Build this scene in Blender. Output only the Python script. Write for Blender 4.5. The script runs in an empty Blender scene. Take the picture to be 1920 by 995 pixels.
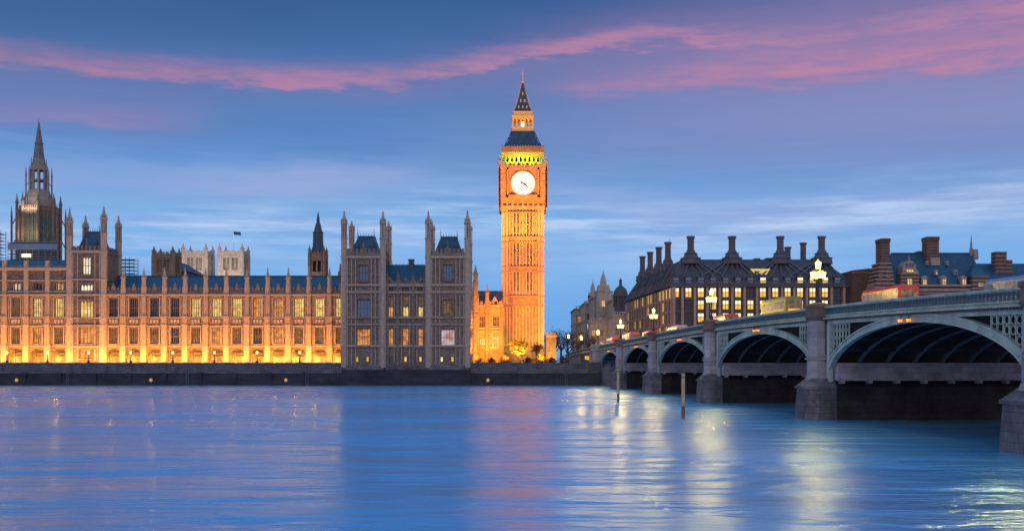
import bpy, math, random
from mathutils import Vector, Matrix
random.seed(7)
R = math.radians
S = bpy.context.scene
COL = S.collection

# ------------------------------------------------------------------ camera
EYE = 5.8          # eye height above the river (m)
F = 1890.0         # focal length in pixels of a 1920 px wide picture
HZ = 680.0
cam = bpy.data.cameras.new('camera'); camo = bpy.data.objects.new('camera', cam); COL.objects.link(camo)
camo.location = (0, 0, EYE); camo.rotation_euler = (R(90), 0, 0)
cam.sensor_width = 36; cam.lens = 36 * F / 1920; cam.shift_y = (HZ - 497.5) / 1920
cam.clip_start = 0.5; cam.clip_end = 9000
S.camera = camo

# ------------------------------------------------------------------ view / exposure
S.view_settings.view_transform = 'Standard'; S.view_settings.look = 'None'
S.view_settings.exposure = 0.0; S.view_settings.gamma = 1.0
S.view_settings.use_curve_mapping = False
S.cycles.use_denoising = True
S.cycles.max_bounces = 6; S.cycles.diffuse_bounces = 3; S.cycles.glossy_bounces = 3
S.cycles.sample_clamp_indirect = 3.0; S.cycles.sample_clamp_direct = 60.0

def lin(h):
    h = h.lstrip('#'); o = []
    for i in (0, 2, 4):
        c = int(h[i:i+2], 16) / 255
        o.append(c / 12.92 if c <= 0.04045 else ((c + 0.055) / 1.055) ** 2.4)
    return (*o, 1)

# ------------------------------------------------------------------ world: dusk sky
W = bpy.data.worlds.new('World'); S.world = W; W.use_nodes = True
nt = W.node_tree; nt.nodes.clear()
def N(t, **kw):
    n = nt.nodes.new(t)
    for k, v in kw.items():
        if k == 'inp':
            for a, b in v.items(): n.inputs[a].default_value = b
        else: setattr(n, k, v)
    return n
def L(a, b): nt.links.new(a, b)
def M_(op, a, b=None, c=None, clamp=False):
    n = nt.nodes.new('ShaderNodeMath'); n.operation = op; n.use_clamp = clamp
    for i, x in enumerate((a, b, c)):
        if x is None: continue
        if hasattr(x, 'is_output'): L(x, n.inputs[i])
        else: n.inputs[i].default_value = x
    return n.outputs[0]
def MIXC(f, a, b, mode='MIX'):
    n = nt.nodes.new('ShaderNodeMix'); n.data_type = 'RGBA'; n.blend_type = mode
    for i, x in ((0, f), (6, a), (7, b)):
        if hasattr(x, 'is_output'): L(x, n.inputs[i])
        else: n.inputs[i].default_value = x
    return n.outputs[2]
def RAMP(f, pts, interp='LINEAR'):
    n = nt.nodes.new('ShaderNodeValToRGB'); cr = n.color_ramp; cr.interpolation = interp
    while len(cr.elements) > 1: cr.elements.remove(cr.elements[-1])
    for i, (p, c) in enumerate(pts):
        e = cr.elements[0] if i == 0 else cr.elements.new(p)
        e.position = p; e.color = c if len(c) == 4 else (*c, 1)
    L(f, n.inputs[0]); return n.outputs[0]
tc = N('ShaderNodeTexCoord'); sep = N('ShaderNodeSeparateXYZ'); L(tc.outputs['Generated'], sep.inputs[0])
dx, dy, dz = sep.outputs
elev = M_('ARCSINE', dz); azim = M_('ARCTAN2', dx, dy)
# soft distortion so that no cloud edge is straight
cmb = N('ShaderNodeCombineXYZ'); L(azim, cmb.inputs[0]); L(M_('MULTIPLY', elev, 4.2), cmb.inputs[1])
def NOISE(scale, detail=4, rough=.5, off=0., ystretch=1.0):
    mp = N('ShaderNodeMapping'); mp.inputs['Location'].default_value = (off, off*.7, off*.3)
    mp.inputs['Scale'].default_value = (1, ystretch, 1)
    L(cmb.outputs[0], mp.inputs[0])
    n = N('ShaderNodeTexNoise', inp={'Scale': scale, 'Detail': detail, 'Roughness': rough}); L(mp.outputs[0], n.inputs['Vector'])
    return n.outputs[0]
n1 = NOISE(6, 6, .55); n2 = NOISE(3.2, 5, .5, 3.1); n3 = NOISE(9, 7, .6, 7.7, 1.6); n4 = NOISE(4.5, 5, .5, 12.3, 1.8)
ev = M_('ADD', elev, M_('MULTIPLY', M_('SUBTRACT', n1, .5), .035))
def EL(py): return math.atan((HZ - py) / F)
E0, E1 = -0.02, 0.52
evn = M_('DIVIDE', M_('SUBTRACT', ev, E0), E1 - E0, clamp=True)
def EP(py): return (EL(py) - E0) / (E1 - E0)
base = RAMP(evn, [(0, lin('#6f9fd6')), (EP(640), lin('#6aa5e6')), (EP(520), lin('#76b0ea')), (EP(430), lin('#82b4e8')),
                  (EP(350), lin('#6a9ed8')), (EP(280), lin('#5b8ac6')), (EP(150), lin('#4b76b0')), (EP(50), lin('#40669e')),
                  (EP(0), lin('#3a5f97')), (1, lin('#32507f'))])
def gauss(x, mu, sg):       # mu may be a socket
    d = M_('DIVIDE', M_('SUBTRACT', x, mu), sg)
    return M_('EXPONENT', M_('MULTIPLY', M_('MULTIPLY', d, d), -1.0))
def gauss2(x, mu, s_lo, s_hi):      # crisp lower edge, feathered upper edge
    d = M_('SUBTRACT', x, mu); up_ = M_('GREATER_THAN', d, 0.0)
    sg = M_('ADD', M_('MULTIPLY', up_, M_('SUBTRACT', s_hi, s_lo)), s_lo)
    q = M_('DIVIDE', d, sg); return M_('EXPONENT', M_('MULTIPLY', M_('MULTIPLY', q, q), -1.0))
def CURVE(x, pts):          # px -> value
    n = nt.nodes.new('ShaderNodeFloatCurve'); c = n.mapping.curves[0]
    P = [((math.atan((px - 960) / F) + .6) / 1.2, v) for px, v in pts]
    c.points[0].location = (0, P[0][1]); c.points[1].location = (1, P[-1][1])
    for p in P: c.points.new(*p)
    n.mapping.update(); L(M_('DIVIDE', M_('ADD', azim, .6), 1.2, clamp=True), n.inputs['Value']); return n.outputs[0]
eb = M_('ADD', elev, M_('MULTIPLY', M_('SUBTRACT', n3, .5), .045))
# pale bands low in the sky
f = M_('MULTIPLY', gauss(eb, CURVE(azim, [(0, EL(362)), (250, EL(355)), (500, EL(350)), (760, EL(335)), (960, EL(330)), (1300, EL(410)), (1920, EL(400))]), .015),
       CURVE(azim, [(0, .45), (250, .5), (400, .7), (700, .7), (900, .15), (1100, .5), (1400, .8), (1920, .8)]))
c = MIXC(M_('MULTIPLY', f, M_('ADD', M_('MULTIPLY', n2, 1.0), .25), clamp=True), base, lin('#a3aedb'))
f = gauss(eb, CURVE(azim, [(0, EL(480)), (480, EL(435)), (700, EL(430)), (900, EL(400)), (1300, EL(440)), (1600, EL(415)), (1920, EL(400))]), .022)
w_ = RAMP(NOISE(7, 9, .62, 12.3, 3.2), [(.40, (0, 0, 0)), (.62, (1, 1, 1))])
c = MIXC(M_('MULTIPLY', M_('MULTIPLY', f, w_), 1.0, clamp=True), c, lin('#b6cff2'))
f = gauss(eb, EL(505), .02)
w2 = RAMP(n2, [(.45, (0, 0, 0)), (.65, (1, 1, 1))])
c = MIXC(M_('MULTIPLY', M_('MULTIPLY', f, w2), .6, clamp=True), c, lin('#a6c6f0'))
# blue-grey streaks
n5 = NOISE(8, 8, .62, 21.0, 3.4)
f = M_('MULTIPLY', gauss(elev, EL(420), .06), RAMP(n5, [(.48, (0, 0, 0)), (.66, (1, 1, 1))]))
c = MIXC(M_('MULTIPLY', f, .6, clamp=True), c, lin('#86a3dc'))
# broad mauve veil on the right and faint one on the left
f = M_('MULTIPLY', gauss(eb, CURVE(azim, [(0, EL(235)), (300, EL(240)), (900, EL(150)), (1300, EL(160)), (1920, EL(160))]),
       CURVE(azim, [(0, .028), (400, .02), (900, .03), (1300, .055), (1920, .075)])),
       CURVE(azim, [(0, .45), (300, .5), (450, .12), (800, .1), (1000, .3), (1300, .6), (1920, .85)]))
c = MIXC(M_('MULTIPLY', f, M_('ADD', M_('MULTIPLY', n2, .9), .35), clamp=True), c, lin('#8a82b4'))
# soft lilac lower on the right
f = M_('MULTIPLY', gauss(eb, EL(255), .04), CURVE(azim, [(0, .0), (600, .05), (960, .35), (1300, .6), (1920, .8)]))
c = MIXC(M_('MULTIPLY', f, .8, clamp=True), c, lin('#8c95c6'))
# the pink streaks
nf = NOISE(16, 9, .62, 33.0, 1.5); nf2 = NOISE(34, 8, .6, 41.0, 1.3); nl = NOISE(5, 4, .5, 55.0, .6)
tex = M_('MULTIPLY', M_('MULTIPLY', M_('ADD', M_('MULTIPLY', nf, 2.6), -.55), M_('ADD', M_('MULTIPLY', nl, 1.6), .2)), 1.15, clamp=False)
tex = M_('MAXIMUM', tex, .12)
ep = M_('ADD', elev, M_('MULTIPLY', M_('SUBTRACT', n3, .5), .015))
ep = M_('ADD', ep, M_('MULTIPLY', M_('SUBTRACT', nf, .5), .022)); ep = M_('ADD', ep, M_('MULTIPLY', M_('SUBTRACT', nf2, .5), .012))
cen = CURVE(azim, [(-150, EL(175)), (0, EL(171)), (300, EL(168)), (600, EL(160)), (760, EL(152)), (900, EL(124)), (1050, EL(92)), (1200, EL(74)), (1350, EL(80)), (1500, EL(92)), (1920, EL(85))])
slo = CURVE(azim, [(0, .008), (600, .006), (1000, .006), (1300, .009), (1920, .014)])
shi = CURVE(azim, [(0, .014), (500, .013), (900, .014), (1200, .011), (1500, .014), (1920, .020)])
f = M_('MULTIPLY', gauss2(ep, cen, slo, shi), CURVE(azim, [(0, .75), (300, .8), (600, .75), (900, .95), (1100, 1), (1300, .9), (1500, .6), (1920, .85)]))
veil = M_('MULTIPLY', gauss(ep, cen, CURVE(azim, [(0, .02), (900, .022), (1920, .05)])), CURVE(azim, [(0, .12), (900, .2), (1920, .32)]))
f = M_('MAXIMUM', M_('MULTIPLY', f, M_('ADD', M_('MULTIPLY', tex, .75), .25)), veil)
pk = MIXC(nf, lin('#9c7aa8'), lin('#c68aa6'))
c = MIXC(M_('MINIMUM', f, .85), c, pk)
cen = CURVE(azim, [(0, EL(266)), (200, EL(258)), (500, EL(255)), (800, EL(200)), (1200, EL(165)), (1500, EL(160)), (1700, EL(160)), (1920, EL(165))])
f = M_('MULTIPLY', gauss2(ep, cen, CURVE(azim, [(0, .005), (1100, .006), (1920, .012)]), CURVE(azim, [(0, .012), (900, .012), (1300, .018), (1600, .024), (1920, .026)])),
       CURVE(azim, [(0, .25), (200, .32), (420, 0), (900, 0), (1100, .4), (1400, .75), (1600, .95), (1920, .85)]))
f = M_('MULTIPLY', f, M_('ADD', M_('MULTIPLY', tex, .75), .2))
c = MIXC(M_('MINIMUM', f, .85), c, MIXC(nf, lin('#a47aa6'), lin('#cc8ca6')))
# darker upper left
f = M_('MULTIPLY', M_('MULTIPLY', M_('SUBTRACT', elev, .2), 5.0, clamp=True), M_('MULTIPLY', M_('SUBTRACT', -.15, azim), 2.5, clamp=True))
c = MIXC(M_('MULTIPLY', f, .55), c, lin('#38527a'))
# sky overhead and behind: out of view, brightened as added fill for stone and water
front = M_('MULTIPLY', M_('ADD', dy, .15), 1.6, clamp=True)
hi = M_('MULTIPLY', M_('SUBTRACT', elev, .42), 1.8, clamp=True)
back = MIXC(hi, tuple(1.7*v for v in lin('#c0aab0')[:3])+(1,), tuple(1.5*v for v in lin('#8792b8')[:3])+(1,))
c = MIXC(front, back, c)
c = MIXC(hi, c, tuple(1.45*v for v in lin('#62a2da')[:3])+(1,))
bg = N('ShaderNodeBackground'); L(c, bg.inputs[0]); bg.inputs[1].default_value = 1.0
wo = N('ShaderNodeOutputWorld'); L(bg.outputs[0], wo.inputs[0])

# faint broad fill light added from behind-left; the sun itself has set
sl = bpy.data.lights.new('fill_sun', 'SUN'); sl.energy = 0.10; sl.angle = R(40); sl.color = (1, .82, .74)
so = bpy.data.objects.new('fill_sun', sl); COL.objects.link(so); so.rotation_euler = (R(62), 0, R(-28))

def lamp(kind, loc, energy, color, target=None, size=.4, spot=60, sy=None, blend=.6):
    l = bpy.data.lights.new('floodlight', kind); l.energy = energy; l.color = color
    if kind == 'SPOT': l.spot_size = R(spot); l.spot_blend = blend; l.shadow_soft_size = size
    elif kind == 'POINT': l.shadow_soft_size = size
    elif kind == 'AREA':
        l.size = size
        if sy: l.shape = 'RECTANGLE'; l.size_y = sy
    o = bpy.data.objects.new('floodlight', l); COL.objects.link(o); o.location = loc
    if target is not None:
        o.rotation_euler = (Vector(target) - Vector(loc)).to_track_quat('-Z', 'Y').to_euler()
    return o

# ------------------------------------------------------------------ materials
def mat(name, col, col2=None, scale=.6, rough=.85, metal=0, bump=0., stretch=(1, 1, 1), brick=None, emis=None, es=0, detail=6, spec=.3):
    m = bpy.data.materials.new(name); m.use_nodes = True; t = m.node_tree; n = t.nodes; b = n['Principled BSDF']
    b.inputs['Roughness'].default_value = rough; b.inputs['Metallic'].default_value = metal
    b.inputs['Specular IOR Level'].default_value = spec
    c4 = lambda c: c if len(c) == 4 else (*c, 1)
    if col2 is None: b.inputs['Base Color'].default_value = c4(col)
    else:
        g = n.new('ShaderNodeNewGeometry'); mp = n.new('ShaderNodeMapping'); mp.inputs['Scale'].default_value = stretch
        t.links.new(g.outputs['Position'], mp.inputs[0])
        nz = n.new('ShaderNodeTexNoise'); nz.inputs['Scale'].default_value = scale; nz.inputs['Detail'].default_value = detail; nz.inputs['Roughness'].default_value = .65
        t.links.new(mp.outputs[0], nz.inputs['Vector'])
        r = n.new('ShaderNodeValToRGB'); r.color_ramp.elements[0].position = .33; r.color_ramp.elements[1].position = .68
        r.color_ramp.elements[0].color = c4(col); r.color_ramp.elements[1].color = c4(col2)
        t.links.new(nz.outputs[0], r.inputs[0]); out = r.outputs[0]
        if brick:
            # courses of stone or brick: darker joints along z and a vertical joint
            sx = n.new('ShaderNodeSeparateXYZ'); t.links.new(g.outputs['Position'], sx.inputs[0])
            ad = n.new('ShaderNodeMath'); ad.operation = 'ADD'; t.links.new(sx.outputs[0], ad.inputs[0]); t.links.new(sx.outputs[1], ad.inputs[1])
            cb = n.new('ShaderNodeCombineXYZ'); t.links.new(ad.outputs[0], cb.inputs[0]); t.links.new(sx.outputs[2], cb.inputs[1])
            bt = n.new('ShaderNodeTexBrick'); bt.inputs['Scale'].default_value = 1
            bt.inputs['Brick Width'].default_value = brick[0]; bt.inputs['Row Height'].default_value = brick[1]
            bt.inputs['Mortar Size'].default_value = brick[2]
            bt.inputs['Color1'].default_value = (1, 1, 1, 1); bt.inputs['Color2'].default_value = (.72, .72, .72, 1); bt.inputs['Mortar'].default_value = (*brick[3],)*1 if len(brick[3]) == 4 else (*brick[3], 1)
            t.links.new(cb.outputs[0], bt.inputs['Vector'])
            mx = n.new('ShaderNodeMix'); mx.data_type = 'RGBA'; mx.blend_type = 'MULTIPLY'; mx.inputs[0].default_value = 1
            t.links.new(out, mx.inputs[6]); t.links.new(bt.outputs[0], mx.inputs[7]); out = mx.outputs[2]
        t.links.new(out, b.inputs['Base Color'])
        if bump:
            bp = n.new('ShaderNodeBump'); bp.inputs['Strength'].default_value = bump; bp.inputs['Distance'].default_value = .15
            t.links.new(nz.outputs[0], bp.inputs['Height']); t.links.new(bp.outputs[0], b.inputs['Normal'])
    if emis:
        b.inputs['Emission Color'].default_value = c4(emis); b.inputs['Emission Strength'].default_value = es
    return m
def glow(name, c1, c2, s, scale=.9, stretch=(1, 1, 1)):
    """a lit room behind glass: uneven emission (curtains, lamps, ceiling)"""
    m = mat(name, (.05, .04, .03), rough=.25); t = m.node_tree; n = t.nodes; b = n['Principled BSDF']
    g = n.new('ShaderNodeNewGeometry'); mp = n.new('ShaderNodeMapping'); mp.inputs['Scale'].default_value = stretch
    t.links.new(g.outputs['Position'], mp.inputs[0])
    nz = n.new('ShaderNodeTexNoise'); nz.inputs['Scale'].default_value = scale; nz.inputs['Detail'].default_value = 3
    t.links.new(mp.outputs[0], nz.inputs['Vector'])
    r = n.new('ShaderNodeValToRGB'); r.color_ramp.elements[0].position = .35; r.color_ramp.elements[1].position = .65
    r.color_ramp.elements[0].color = (*c1, 1); r.color_ramp.elements[1].color = (*c2, 1)
    t.links.new(nz.outputs[0], r.inputs[0]); t.links.new(r.outputs[0], b.inputs['Emission Color']); b.inputs['Emission Strength'].default_value = s
    return m
MT = {}
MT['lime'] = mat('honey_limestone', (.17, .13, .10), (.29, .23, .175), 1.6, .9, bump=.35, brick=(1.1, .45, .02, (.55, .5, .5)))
MT['grey'] = mat('shade_toned_limestone', (.135, .105, .08), (.28, .225, .18), 1.8, .9, bump=.4, brick=(1.1, .45, .02, (.5, .48, .48)))  # back walls kept darker, recess shade put into the colour
MT['lime_lit'] = mat('lit_limestone_dressing', (.31, .235, .155), (.44, .34, .235), 1.6, .9, bump=.3)  # paler copies for ribs and mouldings: light on the relief painted in
MT['grey_lit'] = mat('lit_grey_dressing', (.25, .205, .16), (.40, .33, .26), 1.8, .9, bump=.3)
MT['clock_lit'] = mat('lit_tower_dressing', (.42, .31, .17), (.56, .43, .26), 1.4, .9, bump=.3)
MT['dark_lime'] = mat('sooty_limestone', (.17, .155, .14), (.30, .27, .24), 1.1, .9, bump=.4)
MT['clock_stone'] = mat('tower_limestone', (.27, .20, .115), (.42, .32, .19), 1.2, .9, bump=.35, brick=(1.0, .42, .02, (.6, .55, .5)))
MT['abbey'] = mat('portland_stone', (.26, .23, .20), (.46, .41, .36), .9, .9, bump=.3)
MT['slate'] = mat('blue_slate', (.010, .045, .085), (.022, .085, .15), .8, .5, brick=(.6, .35, .03, (.6, .6, .6)), spec=.5)
MT['lead'] = mat('dark_lead', (.03, .035, .05), (.06, .065, .085), .8, .5, spec=.5)
MT['spire'] = mat('grey_spire_lead', (.09, .10, .12), (.16, .17, .19), 1, .6)
MT['gold'] = mat('gilding', (.75, .45, .12), rough=.35, metal=.8)
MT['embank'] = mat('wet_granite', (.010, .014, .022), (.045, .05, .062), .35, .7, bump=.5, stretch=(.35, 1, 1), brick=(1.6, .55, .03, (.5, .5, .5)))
MT['coping'] = mat('granite_coping', (.07, .075, .09), (.15, .15, .165), .5, .8, bump=.3, brick=(1.8, .6, .02, (.6, .6, .6)))
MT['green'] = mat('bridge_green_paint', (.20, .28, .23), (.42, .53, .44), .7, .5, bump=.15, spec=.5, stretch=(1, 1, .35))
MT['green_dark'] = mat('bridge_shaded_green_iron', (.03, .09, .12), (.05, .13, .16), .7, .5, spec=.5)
MT['iron'] = mat('dark_iron', (.02, .02, .024), (.045, .045, .05), .6, .6)
MT['rib'] = mat('grey_painted_iron', (.09, .095, .11), (.14, .145, .16), .6, .6)
MT['pier'] = mat('pier_granite', (.24, .24, .26), (.42, .41, .42), .5, .8, bump=.3, brick=(1.5, .6, .02, (.6, .6, .6)))
MT['plinth'] = mat('algae_arch_shade_granite', (.008, .009, .012), (.04, .038, .04), .45, .75, bump=.6, stretch=(1, 1, .5), brick=(1.5, .65, .03, (.45, .45, .45)))  # algae stain, darkened further to paint the shade under the arch
MT['cutwater'] = mat('mossy_lit_granite', (.05, .055, .065), (.20, .19, .19), .6, .75, bump=.6, stretch=(1, 1, .6), brick=(1.5, .65, .03, (.5, .5, .5)))  # paler pier-nose copy, light outside the arch put into the colour
MT['brown'] = mat('dark_moulding', (.10, .075, .06), (.17, .13, .11), .6, .7)
MT['asphalt'] = mat('asphalt', (.04, .04, .042), (.06, .06, .06), 2, .9)
MT['paving'] = mat('paving', (.18, .17, .16), (.26, .25, .23), 1, .9)
MT['white'] = mat('white_paint', (.75, .75, .73), rough=.6)
MT['glass'] = mat('dark_glass', (.012, .03, .07), rough=.2, spec=.5)
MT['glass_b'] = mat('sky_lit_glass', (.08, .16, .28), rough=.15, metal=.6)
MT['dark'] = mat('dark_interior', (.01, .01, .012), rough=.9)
MT['lit'] = glow('lit_yellow_room', (.55, .33, .07), (1.0, .74, .26), 1.0)
MT['lit_o'] = glow('lit_orange_room', (.38, .10, .02), (1.0, .42, .09), .9)
MT['lit_w'] = glow('lit_white_room', (.75, .62, .38), (1.0, .93, .7), 1.05)
MT['lit_l'] = glow('lit_lilac_room', (.5, .22, .08), (.62, .55, .72), .9)
MT['dim'] = glow('dim_room', (.03, .02, .02), (.20, .11, .04), .8)
MT['ceil'] = glow('lit_office_ceiling', (1.0, .78, .36), (1.0, .93, .66), 1.15, 3)
MT['office'] = glow('lit_office', (.85, .42, .03), (1.0, .66, .12), 1.0, 1.6)
MT['dial'] = mat('opal_glass_dial', (.8, .8, .7), rough=.4, emis=(1, .94, .78), es=.85)
MT['numeral'] = mat('dial_ironwork', (.20, .13, .05), rough=.6)
MT['hand'] = mat('clock_hand', (.03, .012, .005), rough=.5)
MT['lamp'] = mat('lamp_globe', (.9, .8, .6), emis=(1, .60, .10), es=6.5)
MT['lamp_s'] = mat('terrace_lamp_globe', (.9, .8, .6), emis=(1, .62, .16), es=4.5)
MT['amber'] = mat('amber_lamp', (.8, .4, .1), emis=(1, .26, .02), es=1.6)
MT['bronze'] = mat('dark_bronze', (.035, .03, .032), (.075, .06, .058), .5, .55, spec=.4)
MT['bronze_rib'] = mat('bronze_duct', (.055, .055, .068), (.09, .088, .10), .5, .5, spec=.4)
MT['pinkstone'] = mat('pink_sandstone', (.30, .20, .17), (.42, .30, .26), .8, .85)
MT['brick'] = mat('red_brick', (.10, .06, .045), (.17, .10, .075), .9, .85, brick=(.5, .22, .02, (.6, .5, .5)))
MT['bandstone'] = mat('portland_band', (.27, .21, .17), (.37, .30, .25), .9, .85)
MT['bandbrick'] = None
MT['bus_red'] = mat('red_bus_paint', (.62, .045, .03), rough=.3, spec=.6)
MT['bus_yellow'] = mat('yellow_green_paint', (.22, .23, .03), rough=.3, spec=.6)
MT['bus_white'] = mat('cream_bus_paint', (.65, .42, .38), rough=.3, spec=.6)
MT['bus_blue'] = mat('blue_grey_coach_paint', (.14, .22, .38), rough=.3, spec=.6)
MT['bus_glow'] = glow('lit_bus_interior', (.05, .06, .07), (.40, .28, .14), .5, 2)
MT['bus_side'] = glow('bus_saloon_windows', (.05, .08, .12), (.12, .2, .32), .45, 1.3)
MT['tyre'] = mat('tyre', (.02, .02, .02), rough=.9)
MT['headlight'] = mat('headlight', (.9, .9, .8), emis=(1, .8, .5), es=9)
MT['taillight'] = mat('tail_light', (.6, .02, .01), emis=(1, .05, .02), es=3)
MT['display'] = mat('amber_display', (.2, .1, .02), emis=(1, .45, .05), es=1.2)
MT['wood'] = mat('weathered_timber', (.30, .24, .15), (.48, .40, .27), 2, .85, stretch=(3, 3, .4))
MT['bark'] = mat('bark', (.05, .035, .025), (.10, .075, .05), 2, .9)
MT['leaf'] = mat('dry_leaves', (.07, .05, .02), (.12, .085, .03), 1, .8)
MT['leaf_y'] = mat('sparse_yellowing_leaves', (.22, .18, .04), (.34, .27, .06), 1, .8)
MT['earth'] = mat('ground', (.05, .05, .045), (.09, .085, .07), .2, .95)
MT['flag'] = mat('flag_cloth', (.03, .05, .14), rough=.8)
MT['scaff'] = mat('scaffold_steel', (.22, .26, .32), rough=.5, metal=.4)
MT['sheet'] = mat('scaffold_sheeting', (.14, .20, .28), (.20, .27, .36), .7, .7)
MT['verdigris'] = mat('blue_green_louvre', (.03, .09, .07), (.07, .17, .14), .8, .7)

# ------------------------------------------------------------------ mesh helpers
ORG = {}
def px(x, Y): return (x - 960) * Y / F
def pz(y, Y): return EYE + (HZ - y) * Y / F
class MB:
    clean = False      # while set, raised pieces get the paler tone: relief shading put into colour
    def __init__(s): s.v = []; s.f = []; s.m = []; s.mi = 0; s.M = None
    def add(s, vs, fs):
        o = len(s.v); mi = 1 if s.clean else s.mi
        for v in vs: s.v.append(tuple(s.M @ Vector(v)) if s.M is not None else tuple(v))
        for f in fs: s.f.append(tuple(i + o for i in f)); s.m.append(mi)
    pin = False
    def box(s, x0, x1, y0, y1, z0, z1):
        if s.pin and y1 < 0 and x1 > -y0 - .3:      # corners of a four-sided piece: each side owns one corner only
            x1 = min(x1, -y1)
            if x1 - x0 < .01: return
        s.add([(x0,y0,z0),(x1,y0,z0),(x1,y1,z0),(x0,y1,z0),(x0,y0,z1),(x1,y0,z1),(x1,y1,z1),(x0,y1,z1)],
              [(0,3,2,1),(4,5,6,7),(0,1,5,4),(1,2,6,5),(2,3,7,6),(3,0,4,7)])
    def loft(s, A, B):      # two rings of equal length
        n = len(A); s.add(list(A) + list(B), [tuple(range(n))[::-1], tuple(range(n, 2*n))] + [(i, (i+1) % n, n+(i+1) % n, n+i) for i in range(n)])
    def prism(s, P, z0, z1, Q=None):
        Q = Q or P; s.loft([(x, y, z0) for x, y in P], [(x, y, z1) for x, y in Q])
    def fr(s, x, y, z0, z1, r0, r1, n=8, rot=None):
        rot = math.pi / n if rot is None else rot
        c = [(math.cos(rot + 2*math.pi*i/n), math.sin(rot + 2*math.pi*i/n)) for i in range(n)]
        s.prism([(x + r0*a, y + r0*b) for a, b in c], z0, z1, [(x + r1*a, y + r1*b) for a, b in c])
    def sq(s, x, y, z0, z1, h0, h1):   # square frustum, half widths
        s.prism([(x-h0,y-h0),(x+h0,y-h0),(x+h0,y+h0),(x-h0,y+h0)], z0, z1, [(x-h1,y-h1),(x+h1,y-h1),(x+h1,y+h1),(x-h1,y+h1)])
    def xz(s, P, y0, y1):   # polygon in xz, extruded along y
        s.loft([(x, y0, z) for x, z in P], [(x, y1, z) for x, z in P])
    def tube(s, a, b, r, r2=None, n=6):
        a = Vector(a); b = Vector(b); r2 = r if r2 is None else r2; d = (b - a).normalized()
        u = d.cross(Vector((0, 0, 1)) if abs(d.z) < .9 else Vector((1, 0, 0))).normalized(); w = d.cross(u)
        s.loft([tuple(a + r*(math.cos(t)*u + math.sin(t)*w)) for t in [2*math.pi*i/n for i in range(n)]],
               [tuple(b + r2*(math.cos(t)*u + math.sin(t)*w)) for t in [2*math.pi*i/n for i in range(n)]])
    def ball(s, x, y, z, r, n=8, k=5, sz=1):
        R0 = [[(x + r*math.sin(math.pi*j/k)*math.cos(2*math.pi*i/n), y + r*math.sin(math.pi*j/k)*math.sin(2*math.pi*i/n), z + sz*r*math.cos(math.pi*j/k)) for i in range(n)] for j in range(1, k)]
        vs = [(x, y, z + r*sz)] + sum(R0, []) + [(x, y, z - r*sz)]; fs = []
        for i in range(n): fs.append((0, 1+i, 1+(i+1) % n)); fs.append((len(vs)-1, len(vs)-1-n+(i+1) % n, len(vs)-1-n+i))
        for j in range(k-2):
            for i in range(n): a = 1+j*n; fs.append((a+i, a+n+i, a+n+(i+1) % n, a+(i+1) % n))
        s.add(vs, fs)
    def wall(s, x0, x1, y0, y1, z0, z1, holes):
        """solid wall in xz with rectangular holes (hx0,hx1,hz0,hz1); cells cut on a grid"""
        xs = sorted({x0, x1, *[h[0] for h in holes], *[h[1] for h in holes]}); zs = sorted({z0, z1, *[h[2] for h in holes], *[h[3] for h in holes]})
        xs = [x for x in xs if x0 - 1e-6 <= x <= x1 + 1e-6]; zs = [z for z in zs if z0 - 1e-6 <= z <= z1 + 1e-6]
        for a, b in zip(zs, zs[1:]):
            run = None
            for i, (c, d) in enumerate(zip(xs, xs[1:])):
                mx, mz = (c+d)/2, (a+b)/2; hole = any(h[0] < mx < h[1] and h[2] < mz < h[3] for h in holes)
                if not hole: run = c if run is None else run
                if hole and run is not None: s.box(run, c, y0, y1, a, b); run = None
            if run is not None: s.box(run, x1, y0, y1, a, b)
    def arch(s, xc, w, x0, x1, zs_, zc, z1, y0, y1, n=8, pointed=False):
        """wall piece above a springing line with an arched opening"""
        def h(u):
            u = min(1, abs(u))
            return zs_ + (zc - zs_) * ((1 - u) ** .6 * .5 + .5 * math.sqrt(1 - u*u) if pointed else math.sqrt(1 - u*u))
        if x0 < xc - w/2: s.box(x0, xc - w/2, y0, y1, zs_, z1)
        if x1 > xc + w/2: s.box(xc + w/2, x1, y0, y1, zs_, z1)
        for i in range(n):
            a = -1 + 2*i/n; b = -1 + 2*(i+1)/n
            s.xz([(xc + a*w/2, h(a)), (xc + b*w/2, h(b)), (xc + b*w/2, z1), (xc + a*w/2, z1)], y0, y1)
    def build(s, name, mats, parent=None, label=None, smooth=False):
        if not isinstance(mats, (list, tuple)): mats = [mats]
        if len(mats) == 1 and any(s.m): mats = [mats[0], {MT['lime']: MT['lime_lit'], MT['grey']: MT['grey_lit'], MT['clock_stone']: MT['clock_lit']}.get(mats[0], mats[0])]
        o0 = ORG.get(parent.name, Vector()) if parent else Vector()
        if parent is None:      # top-level mesh: origin at the base
            xs = [v[0] for v in s.v]; ys = [v[1] for v in s.v]; zs = [v[2] for v in s.v]
            o0 = Vector(((min(xs)+max(xs))/2, (min(ys)+max(ys))/2, min(zs)))
        me = bpy.data.meshes.new(name); me.from_pydata([(v[0]-o0.x, v[1]-o0.y, v[2]-o0.z) for v in s.v], [], s.f)
        for m in mats: me.materials.append(m)
        if len(mats) > 1: me.polygons.foreach_set('material_index', s.m)
        if smooth: me.polygons.foreach_set('use_smooth', [True]*len(me.polygons))
        me.validate(); me.update()
        # consistent outward normals
        import bmesh
        bm = bmesh.new(); bm.from_mesh(me); bmesh.ops.recalc_face_normals(bm, faces=bm.faces); bm.to_mesh(me); bm.free()
        o = bpy.data.objects.new(name, me); COL.objects.link(o)
        if parent: o.parent = parent; ORG[o.name] = Vector(o0)
        else: o.location = o0; ORG[o.name] = Vector(o0)
        if label: o['label'] = label
        return o
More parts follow.
